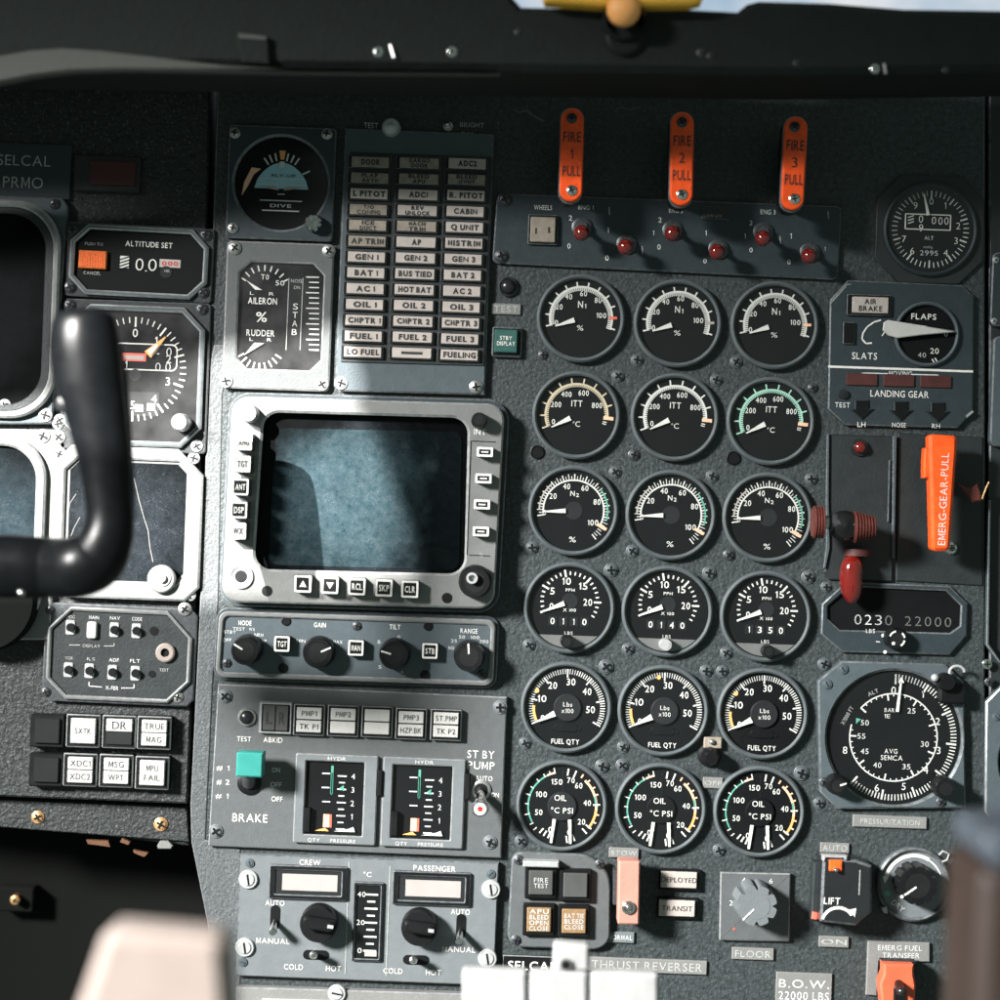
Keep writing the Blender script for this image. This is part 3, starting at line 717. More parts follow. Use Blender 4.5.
m.text('AILERON', 262.5, 301, 6.3, 4, 'white', 29, .012); m.text('%', 261.5, 317, 9.5, 4, 'white', 11, .01); m.text('RUDDER', 260.5, 333, 6, 4, 'white', 28, .012); m.text('L     R', 260.5, 339.5, 3.2, 4, 'paint_white', 22)
for i, ch in enumerate('STAB'): m.text(ch, 295.5 - i * .4, 306.5 + i * 8.5, 6, 4, 'paint_white', 5)
m.text('NOSE', 297, 281, 3.4, 4, 'paint_dim', 12); m.text('DN', 297, 287.5, 3.2, 4, 'paint_dim', 6)
for i in range(15): m.line((309 if i % 3 else 306, 277 + i * 5.2), (319, 277.3 + i * 5.2), 1.2, 4, 'paint_white')
m.line((289, 278), (286, 350), .7, 3.9, 'paint_dim'); m.line((303, 278), (300, 350), .7, 3.9, 'paint_dim')
t.part('dial', m)
m = t.mb(); q = m.P(264, 292, 6); m.prism([(q[0] - 18, q[1] + 11), (q[0] - 2, q[1] + 2), (q[0] - 9, q[1] + 2)], 4.4, 6, 'white')
q = m.P(262, 352, 6); m.prism([(q[0] - 18, q[1] - 4), (q[0] + 2, q[1] + 9), (q[0] - 8, q[1] + 9)], 4.4, 6, 'cream'); t.part('pointer', m)
m = t.mb(); m.flat(octo(c[0] + 2, c[1], 84.5, 106, 11), 7, 'dusty_glass'); t.part('glass', m)
for x, y, k in ((235, 248, 'steel'), (329, 251, 'steel'), (226, 381, 'alu'), (322, 384, 'alu')): screw(t, x, y, 6.6, 8, k)

t = Thing('caption_light_bank', 'tall bank of thirty-nine cream caption lights in three columns, from ADC2 to FUELING', 'annunciator panel', 414, 270, rot=2.1)
m = t.mb(); m.poly([(345, 128), (494, 134), (485, 395), (341, 391), (335, 385)], 0, 8, 'blue_grey', 1.6, 'edge_dim'); t.part('plate', m)
m = t.mb(); m.poly([(350, 152), (492, 157), (484, 366), (341, 362)], 8, 9.5, 'plate_black', .6)
t.part('light_frame', m)
ROWS = [('DOOR', 'CARGO/DOOR', 'ADC2'), ('FLAP/ASYM', 'BLEED/APU', 'BLEED/OVHT'), ('L PITOT', 'ADC1', 'R. PITOT'), ('T/O/CONFIG', 'REV/UNLOCK', 'CABIN'), ('ICE/DUCT', 'MACH/TRIM', 'Q UNIT'),
        ('AP TRIM', 'AP', 'MISTRIM'), ('GEN 1', 'GEN 2', 'GEN 3'), ('BAT 1', 'BUS TIED', 'BAT 2'), ('AC 1', 'HOT BAT', 'AC 2'), ('OIL 1', 'OIL 2', 'OIL 3'),
        ('CMPTR 1', 'CMPTR 2', 'CMPTR 3'), ('FUEL 1', 'FUEL 2', 'FUEL 3'), ('LO FUEL', '-', 'FUELING')]
dimset = {(0, 0), (0, 1), (1, 0), (1, 1), (1, 2), (4, 0), (4, 1), (5, 0), (3, 0)}
for r in range(13):
    for k in range(3):
        x = (369.5, 418.5, 466.5)[k] + (-7.5, -7.5, -8)[k] * r / 12; y = (162, 163, 163.5)[k] + (352 - 162 if k == 0 else 353 - 163 if k == 1 else 355 - 163.5) * r / 12
        s_ = ROWS[r][k]; w = (42, 44, 42)[k]
        m = t.mb(); m.box(x, y, w, 12.5, .6, 9.5, 13, 'black', .4, 'edge_dim'); m.box(x + .8, y, w - 5, 10.2, .6, 12, 14, 'cream_dim' if (r, k) in dimset else 'cream', .5)
        if s_ == '-': m.rect(x + .8, y, 21, 2.6, 14.4, 'ink')
        elif s_ == 'T/O/CONFIG':
            m.text('T/O', x + 1, y - 2.6, 3.6, 14.4, 'ink', 10, .03); m.text('CONFIG', x + 1, y + 2.6, 3.6, 14.4, 'ink', 23, .03)
        elif '/' in s_:
            a, b = s_.split('/')[:2]
            m.text(a, x + 1, y - 2.6, 3.6, 14.4, 'ink', 4.1 * len(a), .045); m.text(b, x + 1, y + 2.6, 3.6, 14.4, 'ink', 4.1 * len(b), .045)
        else: m.text(s_, x + 1, y, 5.0, 14.4, 'ink', min(33, 4.6 * len(s_)), .05)
        t.part('caption_light', m)
for x, y, kk in ((341, 383, 'alu'), (476, 387, 'steel')): screw(t, x, y, 6.6, 8, kk)
t = Thing('annunciator_test_button', 'small domed white press button beside the word TEST above the caption lights', 'button', 391, 126)
m = t.mb(); m.lathe(390.5, 125.5, [(9.5, 0), (9.5, 6), (9, 13), (7.2, 17), (4, 19.5), (.01, 20.5)], 'alu', 28); t.part('button_cap', m)
m = t.mb(); m.text('TEST', 371, 125.5, 5.5, .5, 'paint_white', 14); t.part('lettering', m)
t = Thing('dimmer_switch', 'tiny switch between the TEST button and the word BRIGHT DIM', 'switch', 447, 124)
m = t.mb(); m.text('BRIGHT', 472, 125, 4.6, .5, 'paint_dim', 24); m.text('DIM', 467, 134.5, 4.6, .5, 'paint_white', 11); t.part('lettering', m)
toggle(t, 448, 126, 0, 447, 123, 14, r=3, nut=5)
# ================================================================ CENTRE: weather radar display
t = Thing('weather_radar_display', 'weather radar display with dusty blue-lit screen and key rows on a silver rounded bezel', 'display', 364, 502)
H1 = 24
m = t.mb()
out = [m.P(x, y, H1) for x, y in ((232, 396), (505, 404), (494, 609), (221, 602))]
def roundpoly(p, r, n=6):
    p = ccw(p); o = []; k = len(p)
    for i in range(k):
        a = Vector(p[i-1]); b = Vector(p[i]); c_ = Vector(p[(i+1) % k]); u = (a-b).normalized(); v = (c_-b).normalized()
        rd = r[i] if isinstance(r, list) else r
        ang = math.acos(max(-1, min(1, u.dot(v)))); d = rd / math.tan(ang/2)
        cen = b + (u+v).normalized() * (rd / math.sin(ang/2)); s0 = b + u*d; s1 = b + v*d
        a0 = math.atan2(s0.y-cen.y, s0.x-cen.x); a1 = math.atan2(s1.y-cen.y, s1.x-cen.x)
        while a1 < a0: a1 += 2*math.pi
        if a1 - a0 > math.pi: a0, a1 = a1, a0 + 2*math.pi
        for j in range(n+1):
            q = a0 + (a1-a0)*j/n; o.append((cen.x + rd*math.cos(q), cen.y + rd*math.sin(q)))
    return o
body = roundpoly(out, 17, 8)
hole = roundpoly([m.P(x, y, H1) for x, y in ((264, 412), (468, 418), (464, 574), (254, 569))], 16, 8)
m.prism(offset(ccw(body), 5), 0, 7, 'blue_dark', 1.5, 'edge_dim')
m.prism(body, 7, H1, 'silver', 1.8, 'edge', hole=hole, hd=10, hm='black', hbev=2.4)
c = m.P(371, 399.5, H1); m.text('Collins', 371, 404, 2.6, H1 + .3, 'paint_white', 15) if False else None
m.text('INT', 480, 432, 5.5, H1 + .4, 'paint_white', 12, .01)
m.line((471, 441), (496, 442), .8, H1 + .4, 'black'); m.line((469, 555), (490, 556), .8, H1 + .4, 'black'); m.line((471, 441), (467, 555), .8, H1 + .4, 'black')
t.part('bezel', m)
m = t.mb(); m.poly([(256, 404), (474, 409), (470, 580), (246, 576)], 8.5, 10, 'screen_dark'); t.part('screen_mask', m)
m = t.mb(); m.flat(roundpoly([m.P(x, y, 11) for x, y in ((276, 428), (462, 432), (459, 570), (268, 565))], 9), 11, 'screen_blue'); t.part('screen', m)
for i, (x, y, s_) in enumerate(((244, 442, 'RNG'), (242.5, 464, 'TGT'), (240.5, 487, 'ANT'), (239, 510, 'DSP'), (238, 531, 'WX'))):
    rim_button(t, x, y, 17, H1, H1 + 20, s_, dark=i in (2, 3))
for x, y in ((485, 452), (483.5, 478.5), (482, 504.5), (481, 531.5)):
    m = t.mb(); m.box(x, y, 16, 9.5, 1, H1, H1 + 12, 'steel_dark', .8); c = m.P(x, y, H1 + 12)
    m.prism(rr(c[0], c[1], 16, 9.5, 1.2), H1 + 11.9, H1 + 12.6, 'white', .2, hole=rr(c[0], c[1], 11.5, 5, .6), hd=H1 + 12); m.flat(rr(c[0], c[1], 12, 5.4), H1 + 12.2, 'black')
    m.flat(rr(c[0], c[1], 7, 1.4), H1 + 12.5, 'paint_white'); t.part('button', m)
for x, s_, a in ((303, '', 1), (330, '', -1), (357, 'RCL', 0), (384, 'SKP', 0), (410, 'CLR', 0)):
    rim_button(t, x, 584 + (x - 303) * .05, 17.5, H1, H1 + 12, s_, a)
m = t.mb(); m.lathe(241, 576.5, [(12, H1), (12, H1 + 2.5), (10.5, H1 + 3.2), (8, H1 + 1), (6, H1 + 1)], 'alu', 32); m.disc(241, 576.5, 6.2, H1 + 1.2, 'black'); t.part('jack', m)
for x, y in ((267, 591), (447, 598)): m = t.mb(); m.disc(x, y, 5.2, H1 + .4, 'black'); t.part('screw_hole', m)
knob(t, 475, 582, 16.5, H1, 18)
m = t.mb(); m.lathe(472, 578, [(5.5, H1 + 18), (5.5, H1 + 24), (3.3, H1 + 24), (3.3, H1 + 19)], 'alu', 24); t.part('knob_shaft', m)
knob(t, 479, 420, 8, H1, 16); knob(t, 248, 413, 9, H1, 20, m_='alu', pm='ink')

# ---------------------------------------------------------------- radar control unit
t = Thing('radar_control_unit', 'long blue-grey control strip with four black knobs marked MODE, GAIN, TILT and RANGE', 'control unit', 355, 649)
H1 = 12
m = t.mb(); body = roundpoly([m.P(x, y, H1) for x, y in ((219, 611), (496, 620), (493, 686), (215, 677))], 9)
m.prism(offset(ccw(body), 3.5), 0, 5, 'blue_dark', 1.5, 'edge_dim')
inner = roundpoly([m.P(x, y, H1) for x, y in ((224, 616), (491, 625), (488, 681), (220, 672))], 6)
m.prism(body, 5, H1, 'silver', 1.3, 'edge', hole=inner, hd=8); m.flat(offset(ccw(inner), .4), 9, 'blue_grey')
for s_, x, y, w in (('MODE', 245, 623, 13), ('GAIN', 320, 625, 12), ('TILT', 395, 627, 11), ('RANGE', 469, 631, 17)): m.text(s_, x, y, 4.6, 9.4, 'white', w, .01)
for s_, x, y in (('TEST', 239, 629), ('STBY', 230, 632), ('OFF', 227, 640), ('WX', 252, 629.5), ('NRM', 259, 635), ('MAP', 262, 641), ('MIN', 301, 641), ('MAX', 338, 642), ('5', 379, 642), ('0', 399, 637), ('5', 380, 667), ('+', 402, 672), ('25', 454, 641), ('50', 462, 637), ('100', 475, 637.5), ('200', 484, 641.5), ('10', 451, 648)):
    m.text(s_, x, y, 3.1, 9.4, 'paint_white', 3 * len(s_), .005)
t.part('faceplate', m)
H1 = 9
knob(t, 245, 651, 15, H1, 26, 150); knob(t, 318, 653, 16, H1, 18, 25); knob(t, 394, 655, 15.5, H1, 24, 165); knob(t, 469, 657, 15.5, H1, 24, 95)
for x, y, s_ in ((282, 644, 'TGT'), (356, 648, 'MAN'), (430, 651, 'STB')): rim_button(t, x, y, 16, H1, H1 + 9, s_)
for x, y in ((286, 621), (428, 626), (283, 668), (425, 675)): screw(t, x, y, 4.6, 9, 'hole')
for x, y in ((357, 626), (227, 663), (482, 674)): screw(t, x, y, 4.6, 9, 'dark')

# ---------------------------------------------------------------- brake / hydraulic panel
t = Thing('brake_hydraulic_panel', 'grey panel marked BRAKE with white PMP buttons above twin HYDR gauges', 'control panel', 358, 772, rot=2.2)
m = t.mb(); m.poly([(218, 684), (507, 697), (501, 858), (208, 846)], 0, 8, 'grey', 1.2, 'edge')
for s_, x, y, cp, w in (('TEST', 244, 739, 4.8, 14), ('ABKID', 273, 740, 5, 19), ('# 1', 223, 768, 4.8, 13), ('# 2', 223, 782, 4.8, 13), ('# 1', 222, 796, 4.8, 13), ('ON', 276, 770, 4.6, 8), ('OFF', 276, 784.5, 4.6, 11), ('OFF', 277, 799, 4.8, 11),
                       ('BRAKE', 250, 818, 8, 35), ('ST BY', 481, 754.5, 7.5, 27), ('PUMP', 481, 765.5, 7.5, 27), ('AUTO', 484, 778.5, 4.8, 17), ('ON', 495, 795, 4.4, 8)):
    m.text(s_, x, y, cp, 8.4, 'white', w, .004)
t.part('faceplate', m)
m = t.mb(); m.lathe(246.5, 717.5, [(9, 8), (9, 10), (8, 11), (7.4, 11)], 'steel', 24); c = m.P(246.5, 717.5, 12); m.ball((c[0], c[1], 10.5), 7.2, 'black_gloss', 20, .7); t.part('test_lamp', m)
m = t.mb(); m.box(275.5, 718, 33, 32, 1.5, 8, 14, 'alu', 1.2, 'edge'); m.box(275.5, 718, 28, 27, 1, 13, 14.6, 'black')
for k, s_ in ((-1, 'L'), (1, 'R')):
    c = m.P(275.5 + k * 6.4, 718 + k * .3, 16); m.prism(rr(c[0], c[1], 12, 25, .8), 14, 16, 'lens_grey', .5); m.ltext(s_, c[0], c[1], 12, 16.4, 'ink', 6, .01)
t.part('button', m)
for x, y, ls in ((309, 720, ('PMP1', 'TK P1')), (343, 721, ('PMP2', '')), (377, 722, ('', '')), (411, 724, ('PMP3', 'HZP.BK')), (446, 725, ('ST.PMP', 'TK P2'))):
    square_button(t, x, y, 31, 8, 17, 'lamp_white', ls, split=True, cap=5.2, bold=0, rim='edge')
m = t.mb(); c = m.P(249, 780, 12); m.lathe(249, 783, [(12, 8), (12, 10), (10, 11), (.01, 11)], 'black', 24)
a = m.P(249, 783, 10); b = m.P(249, 768, 40); m.tube([(a[0], a[1], 10), (b[0], b[1], 32)], [7, 6], 'steel_dark', 12); t.part('lever_pivot', m)
m = t.mb(); m.box(249.5, 765, 26, 24, 1.5, 28, 48, 'teal', 1.5); t.part('lever_handle', m)
for fx, fy, ix, iy, iw in ((335.5, 799.5, 334, 798.5, 58), (423, 803, 421.5, 802.5, 59)):
    m = t.mb(); c = m.P(fx, fy, 13); d = m.P(ix, iy, 13); g = iw / 58
    m.prism(rr(c[0], c[1], 82 * 1.0, 89, 2), 8, 13, 'grey_light', 1.2, 'edge', hole=rr(d[0], d[1], iw, 73, 1), hd=2, hm='dial_soft')
    m.flat(rr(d[0], d[1], iw + 1, 74), 8.6, 'dial')
    m.ltext('HYDR', c[0], c[1] + 40.5, 3.6, 13.4, 'paint_white', 18); m.ltext('QTY', c[0] - 20, c[1] - 41, 3.4, 13.4, 'paint_white', 12); m.ltext('PRESSURE', c[0] + 9, c[1] - 41, 3.4, 13.4, 'paint_white', 25)
    z = 9.2
    m.flat(rr(d[0] - 3, d[1] + 18, 2.4, 28), z, 'green_mark'); m.flat(rr(d[0] - 3, d[1] + 14, 1.4, 22), z, 'teal')
    for k in range(9):
        v = d[1] + 22 - k * 6.6; m.flat(rr(d[0] + 7, v, 9 if k % 2 == 0 else 6, 1.4), z, 'paint_white')
    for k, s_ in enumerate('4321'): m.ltext(s_, d[0] + 18, d[1] + 22 - k * 13.4, 5.5, z, 'paint_white')
    for k, v in enumerate((24, 10, -4)): m.flat(rr(d[0] - 9 + (0, 0, 1)[k], d[1] + v, 8, 1.3), z, 'paint_white')
    m.flat([(d[0] + 9, d[1] + 13), (d[0] + 4.5, d[1] + 10), (d[0] + 9, d[1] + 7)], z + .2, 'green_mark')
    m.flat(rr(d[0] - 7, d[1] - 23, 6.5, 13), z, 'peach_mark'); m.flat(rr(d[0] - 3, d[1] - 23, 2.5, 13), z + .1, 'red_mark')
    f = t.part('pressure_gauge', m)
    m = t.mb(); m.prism([(d[0] + 1, d[1] - 33), (d[0] + 22, d[1] - 33), (d[0] + 20, d[1] - 28), (d[0] + 16, d[1] - 30)], 9.5, 11, 'white'); m.prism([(d[0] - 18, d[1] - 33), (d[0] - 8, d[1] - 30), (d[0] - 4, d[1] - 33)], 9.5, 11, 'orange_mark'); t.part('pointer', m, f)
    m = t.mb(); m.flat(rr(d[0], d[1], iw, 73), 11.5, 'glass'); t.part('glass', m, f)
    m = t.mb(); m.prism(rr(c[0] + 43.5, c[1] + 18, 5.5, 26, 1.5), 8, 16, 'black', 1.2); t.part('clip', m, f); m = t.mb(); m.prism(rr(d[0] - 26, d[1] - 22, 7, 24, 1), 9, 15, 'black', 1); t.part('clip', m, f)
m = t.mb(); m.lathe(481, 790.5, [(10, 8), (10, 9.5), (8, 10.5), (7.2, 10.5)], 'steel', 24); m.disc(481, 790.5, 7, 10.6, 'black'); t.part('switch_collar', m)
toggle(t, 481, 790, 8, 480, 808, 34, r=6.5, nut=0)
m = t.mb(); m.lathe(480, 809, [(8, 34), (8.5, 42), (7.5, 45), (6, 45)], 'chrome', 24, hr=45); m.disc(480, 809, 6, 45.1, 'white'); m.disc(480, 809, 2.6, 45.5, 'red'); t.part('switch_cap', m)
for x, y in ((225, 696), (216, 831), (500, 707), (490, 842)): screw(t, x, y, 7, 8, 'grey')

# ---------------------------------------------------------------- temperature panel
t = Thing('air_conditioning_unit', 'pale grey panel with CREW and PASSENGER temperature controls and a vertical degree scale', 'control panel', 367, 920, rot=2.0)
m = t.mb(); m.poly([(240, 854), (499, 863), (494, 986), (236, 976)], 0, 8, 'grey_light', 1.2, 'edge_dim')
for s_, x, y, cp, w in (('CREW', 310, 862.5, 5.4, 21), ('PASSENGER', 434.5, 868.5, 5.4, 42), ('°C', 367.5, 874.5, 4.6, 8), ('AUTO', 275, 903, 5.2, 19), ('MANUAL', 273, 941, 5.2, 33), ('COLD', 293.5, 967, 5.2, 19), ('HOT', 333.5, 968.5, 5.2, 15),
                       ('AUTO', 460.5, 912, 5.2, 19), ('MANUAL', 459, 949.5, 5.2, 33), ('COLD', 393, 971, 5.2, 19), ('HOT', 433.5, 972.5, 5.2, 15)):
    m.text(s_, x, y, cp, 8.4, 'white', w, .004)
m.line((349, 862), (345, 974), .8, 8.4, 'paint_dim'); m.line((390, 866), (386, 976), .8, 8.4, 'paint_dim'); t.part('faceplate', m)
for x, y in ((308, 883), (431.5, 889)):
    m = t.mb(); c = m.P(x, y, 12); m.prism(rr(c[0], c[1], 78, 34, 2), 8, 12, 'black', 1.2, 'edge_dim', hole=rr(c[0], c[1], 66, 24, 1), hd=6)
    m.prism(rr(c[0], c[1], 66, 24), 8.1, 9.6, 'dial_soft', 0, hole=rr(c[0] + 1, c[1], 56, 17), hd=8.2); m.flat(rr(c[0] + 1, c[1], 57, 18), 8.7, 'pinkish')
    m.flat([(c[0] - 16, c[1] + 5), (c[0] + 20, c[1] - 7), (c[0] - 16, c[1] - 7)], 9, 'cap_blue') if False else None
    f = t.part('display_window', m); m = t.mb(); m.flat(rr(c[0], c[1], 66, 24), 11.4, 'glass'); t.part('glass', m, f)
m = t.mb(); c = m.P(367.5, 922, 11); m.prism(rr(c[0], c[1], 30, 79, 1.5), 8, 11.5, 'black', 1, 'edge_dim', hole=rr(c[0], c[1], 24, 73, 1), hd=6); m.flat(rr(c[0], c[1], 25, 74), 8.8, 'dial')
for k in range(9): m.flat(rr(c[0] + 3, c[1] + 27 - k * 7, 13 if k % 2 == 0 else 8, 1.8), 9.3, 'white')
for k, s_ in enumerate(('40', '20', '0')): m.ltext(s_, c[0] - 7, c[1] + 27 - k * 28, 5, 9.3, 'white', 8 if k < 2 else 4)
m.flat(rr(c[0] + 4, c[1] - 32, 12, 5), 9.2, 'cream'); f = t.part('temperature_scale', m); m = t.mb(); m.flat(rr(c[0], c[1], 24, 73), 10.8, 'glass'); t.part('glass', m, f)
def ridge_knob(t, x, y, r, h0, hh, rot):
    m = t.mb(); m.lathe(x, y, [(r, h0), (r, h0 + hh * .45), (r * .93, h0 + hh * .6), (.01, h0 + hh * .6)], 'black', 40, hr=h0 + hh * .6)
    c = m.P(x, y, h0 + hh); a = math.radians(rot); q = []
    for u, v in rr(0, 0, r * 1.7, r * .62, r * .25): q.append((c[0] + u*math.cos(a) - v*math.sin(a), c[1] + u*math.sin(a) + v*math.cos(a)))
    m.prism(q, h0 + hh * .55, h0 + hh, 'black', 2); m.tick(c[0], c[1], rot, r * .5, r * .82, 3.5, h0 + hh + .4, 'alu'); t.part('knob', m)
ridge_knob(t, 318, 925, 18.5, 8, 30, -6); ridge_knob(t, 419, 929, 18, 8, 30, -6)
for x, y in ((275, 917), (461, 926)):
    m = t.mb(); m.box(x, y, 9.5, 24, 4.7, 8, 8.6, 'black'); t.part('switch_slot', m); toggle(t, x, y + 4, 8, x - 2.5, y + 16, 22, r=4.2, nut=0)
for x, y in ((316, 955), (416, 960)):
    m = t.mb(); m.box(x, y, 26, 9.5, 4.7, 8, 8.6, 'black'); t.part('switch_slot', m); toggle(t, x, y, 8, x - 3, y, 22, r=4.2, nut=0)
for x, y in ((248.5, 879), (245, 947), (491, 889), (487.5, 958)): screw(t, x, y, 9.5, 8, 'slot', 80)
for x, y in ((250, 863), (491, 874), (243, 962)): screw(t, x, y, 4.5, 8, 'slot_dark')

t = Thing('pedestal_unit', 'grey unit edge with one large slotted fastener at the bottom, below the temperature panel', 'control unit', 365, 1010)
m = t.mb(); m.poly([(236, 987), (505, 995), (505, 1060), (234, 1060)], 0, 10, 'label_grey', 1.2, 'edge'); m.poly([(262, 999), (330, 1001), (330, 1050), (260, 1050)], 10, 13, 'lamp_white', 1); t.part('faceplate', m)
screw(t, 337, 993, 9, 10, 'slot', 10)

# ================================================================ ROUND GAUGES
def gauge(name, label, cat, x, y, R, face, group, screws=(), ring='ring', extra=None):
    t = Thing(name, label, cat, x, y, group=group)
    m = t.mb(); c = m.P(x, y, 9)
    m.prism(circ(c[0], c[1], R, 72), 0, 9, ring, 1.8, 'ring', hole=circ(c[0], c[1], R - 4.5, 72), hd=2, hm='black'); t.part('bezel', m)
    m = t.mb(); c = m.P(x, y, 3); m.flat(circ(c[0], c[1], R - 4.2, 72), 3, 'dial'); r = face(t, m, c[0], c[1]); t.part('dial', m)
    for nm, fn in r: m = t.mb(); fn(m); t.part(nm, m)
    m = t.mb(); c = m.P(x, y, 8); m.flat(circ(c[0], c[1], R - 4.6, 40), 7.6, 'glass'); t.part('glass', m)
    for q in screws: screw(t, q[0], q[1], q[2] if len(q) > 2 else 6.3, 0, q[3] if len(q) > 3 else 'paint')
    if extra: extra(t)
    return t
Z = 3.5
def numring(m, cx, cy, items, r, cap, z=Z, mt='white', bold=.012):
    for s_, a in items:
        a = math.radians(a); m.ltext(s_, cx + r*math.cos(a), cy + r*math.sin(a), cap, z, mt, cap * .66 * len(s_), bold)
def face_n1(arcm, red):
    def f(t, m, cx, cy):
        m.arc(cx, cy, 27, 31, -20, 195, Z, arcm, 60)
        for i in range(12): m.tick(cx, cy, 195 - i * 19.3, 29, 36, 1.5, Z + .2, arcm)
        for i in range(56): m.tick(cx, cy, 195 - i * 3.86, 27, 30, .6, Z + .3, 'dial')
        m.arc(cx, cy, 31, 32, -20, 195, Z + .1, arcm, 60)
        numring(m, cx, cy, (('20', 155), ('40', 122), ('60', 86), ('80', 48)), 24.5, 5.2); numring(m, cx, cy, (('0', 193),), 25, 5); numring(m, cx, cy, (('100', 9),), 20.5, 5)
        m.ltext('N', cx - 1, cy + 13.5, 6.5, Z, 'white', 5, .01); m.ltext('1', cx + 4, cy + 12, 4.5, Z, 'white', 1.5, .01); m.ltext('%', cx - .5, cy - 10, 5, Z, 'white', 6.5)
        m.tick(cx, cy, 2, 28, 36, 2.6, Z + .5, red)
        return [('needle', lambda k: k.needle(cx, cy, 200, 7, 27, 5.2, 1, 6, 'white'))]
    return f
def face_itt(arcm):
    def f(t, m, cx, cy):
        m.arc(cx, cy, 28, 31, -5, 203, Z, arcm, 60)
        for i in range(11): m.tick(cx, cy, 203 - i * 20.6, 28, 37, 1.5, Z + .2, arcm)
        for i in range(52): m.tick(cx, cy, 203 - i * 4, 27.5, 30, .6, Z + .3, 'dial')
        m.arc(cx, cy, 31, 32, -5, 203, Z + .1, arcm, 60)
        numring(m, cx, cy, (('400', 118), ('600', 74), ('200', 155)), 23, 5.2); numring(m, cx, cy, (('0', 198),), 24, 5); numring(m, cx, cy, (('800', 27),), 22.5, 5.2)
        m.ltext('ITT', cx, cy + 11.5, 6, Z, 'white', 11, .008); m.ltext('°C', cx, cy - 9, 5.2, Z, 'white', 8)
        m.tick(cx, cy, -4, 27, 37, 3.4, Z + .5, 'peach_mark'); m.tick(cx, cy, -12, 27, 31, .9, Z + .5, 'white'); m.tick(cx, cy, -16, 27, 31, .9, Z + .5, 'white')
        return [('needle', lambda k: k.needle(cx, cy, 208, 7, 28, 5.2, 1, 6, 'white'))]
    return f
def face_n2(t, m, cx, cy):
    m.arc(cx, cy, 29.5, 31, -28, 190, Z, 'white', 60)
    for i in range(49):
        a = 190 - i * 5; m.tick(cx, cy, a, 30, 36.5 if i % 2 == 0 else 34.5, .7 if i % 4 else 1.2, Z + .2, 'white' if a > -20 else 'paint_white')
    m.arc(cx, cy, 33.5, 35, -15, 40, Z + .3, 'green_mark'); m.arc(cx, cy, 33.5, 35, 130, 180, Z + .3, 'cream')
    numring(m, cx, cy, (('20', 147), ('40', 108), ('60', 65), ('80', 22)), 25, 5.4); numring(m, cx, cy, (('0', 186),), 29, 5); numring(m, cx, cy, (('100', -30),), 23, 5.4)
    m.ltext('N', cx - 1.5, cy + 17, 5, Z, 'white', 4.5, .01); m.ltext('2', cx + 3.5, cy + 15.5, 3.6, Z, 'white', 3, .01); m.ltext('%', cx, cy - 29, 5.4, Z, 'white', 7)
    m.tick(cx, cy, -28, 27, 38, 3, Z + .5, 'peach_mark'); m.flat(circ(cx, cy, 9, 24), Z + .1, 'dial_soft')
    return [('needle', lambda k: k.needle(cx, cy, 184, 8, 31, 4.6, 1, 6, 'white'))]
def face_pph(num):
    def f(t, m, cx, cy):
        oy = cy + 7
        for i in range(24):
            a = 203 - i * 10.2; mj = i % 5 == 0
            m.tick(cx, oy, a, 26 if not mj else 24, 29.5 if not mj else 31.5, 1.9 if mj else 1.4, Z, 'white')
        numring(m, cx, oy, (('5', 152), ('10', 101), ('15', 50)), 20, 6.6); numring(m, cx, oy, (('20', -2),), 18, 6.6); numring(m, cx, oy, (('0', 198),), 19, 6)
        m.ltext('PPH', cx, cy + 18, 3.0, Z, 'white', 9, .01); m.ltext('X 100', cx, cy - 2, 3.0, Z, 'white', 13, .01)
        m.flat(circ(cx, oy, 8, 24), Z + .1, 'dial_soft')
        for i, ch in enumerate(num):
            m.flat(rr(cx - 16.5 + i * 10.6, cy - 13.5, 8.6, 9.4, .6), Z, 'black_gloss'); m.ltext(ch, cx - 16.5 + i * 10.6, cy - 13.5, 6, Z + .4, 'white', 1.6 if ch == '1' else 4.2, .015)
        r = 40; o = []
        for i in range(21):
            a = math.radians(-137 + 94 * i / 20); o.append((cx + r * math.cos(a), cy + r * math.sin(a)))
        m.prism(o, 3, 5.4, 'silver', .5); m.ltext('LBS', cx, cy - 25, 3.2, Z, 'paint_white', 8)
        return [('needle', lambda k: k.needle(cx, cy + 7, 203, 6, 30, 5, 1, 6, 'white'))]
    return f
def face_fuel(spot):
    def f(t, m, cx, cy):
        for i in range(61):
            a = 207 - i * 3.9; mj = i % 10 == 0; fine = i > 33
            m.tick(cx, cy, a, 33.5 if not mj else 30, 38.5, 1.5 if mj else (.95 if fine else .7), Z, 'white' if (mj or fine) else 'paint_white')
        numring(m, cx, cy, (('10', 162), ('20', 124), ('30', 82), ('40', 40)), 26, 6.6); numring(m, cx, cy, (('50', -3),), 24, 6.6); numring(m, cx, cy, (('0', 206),), 26, 6)
        m.arc(cx, cy, 31.5, 34, 178, 205, Z + .2, 'orange_mark')
        m.prism(circ(cx + 1, cy, 14, 32), 3, 5.6, 'dial_soft', 1); m.ltext('Lbs', cx + 1, cy + 3.4, 4.2, 6, 'white', 9); m.ltext('x100', cx + 1, cy - 3, 4.2, 6, 'white', 12)
        m.ltext('FUEL QTY', cx, cy - 34, 4.8, Z, 'white', 28, .012)
        a = math.radians(spot); m.flat(circ(cx + 34 * math.cos(a), cy + 34 * math.sin(a), 2.2, 12), Z + .4, 'orange_mark')
        for k in (-1, 1): m.flat(circ(cx + k * 13, cy - 21, 2.2, 12), Z + .2, 'black')
        m.prism(rr(cx, cy - 20, 24, 8, 4), 3, 4.2, 'black', .4)
        return [('needle', lambda k: k.needle(cx, cy, 207, 13, 33, 6, 1, 7, 'white'))]
    return f
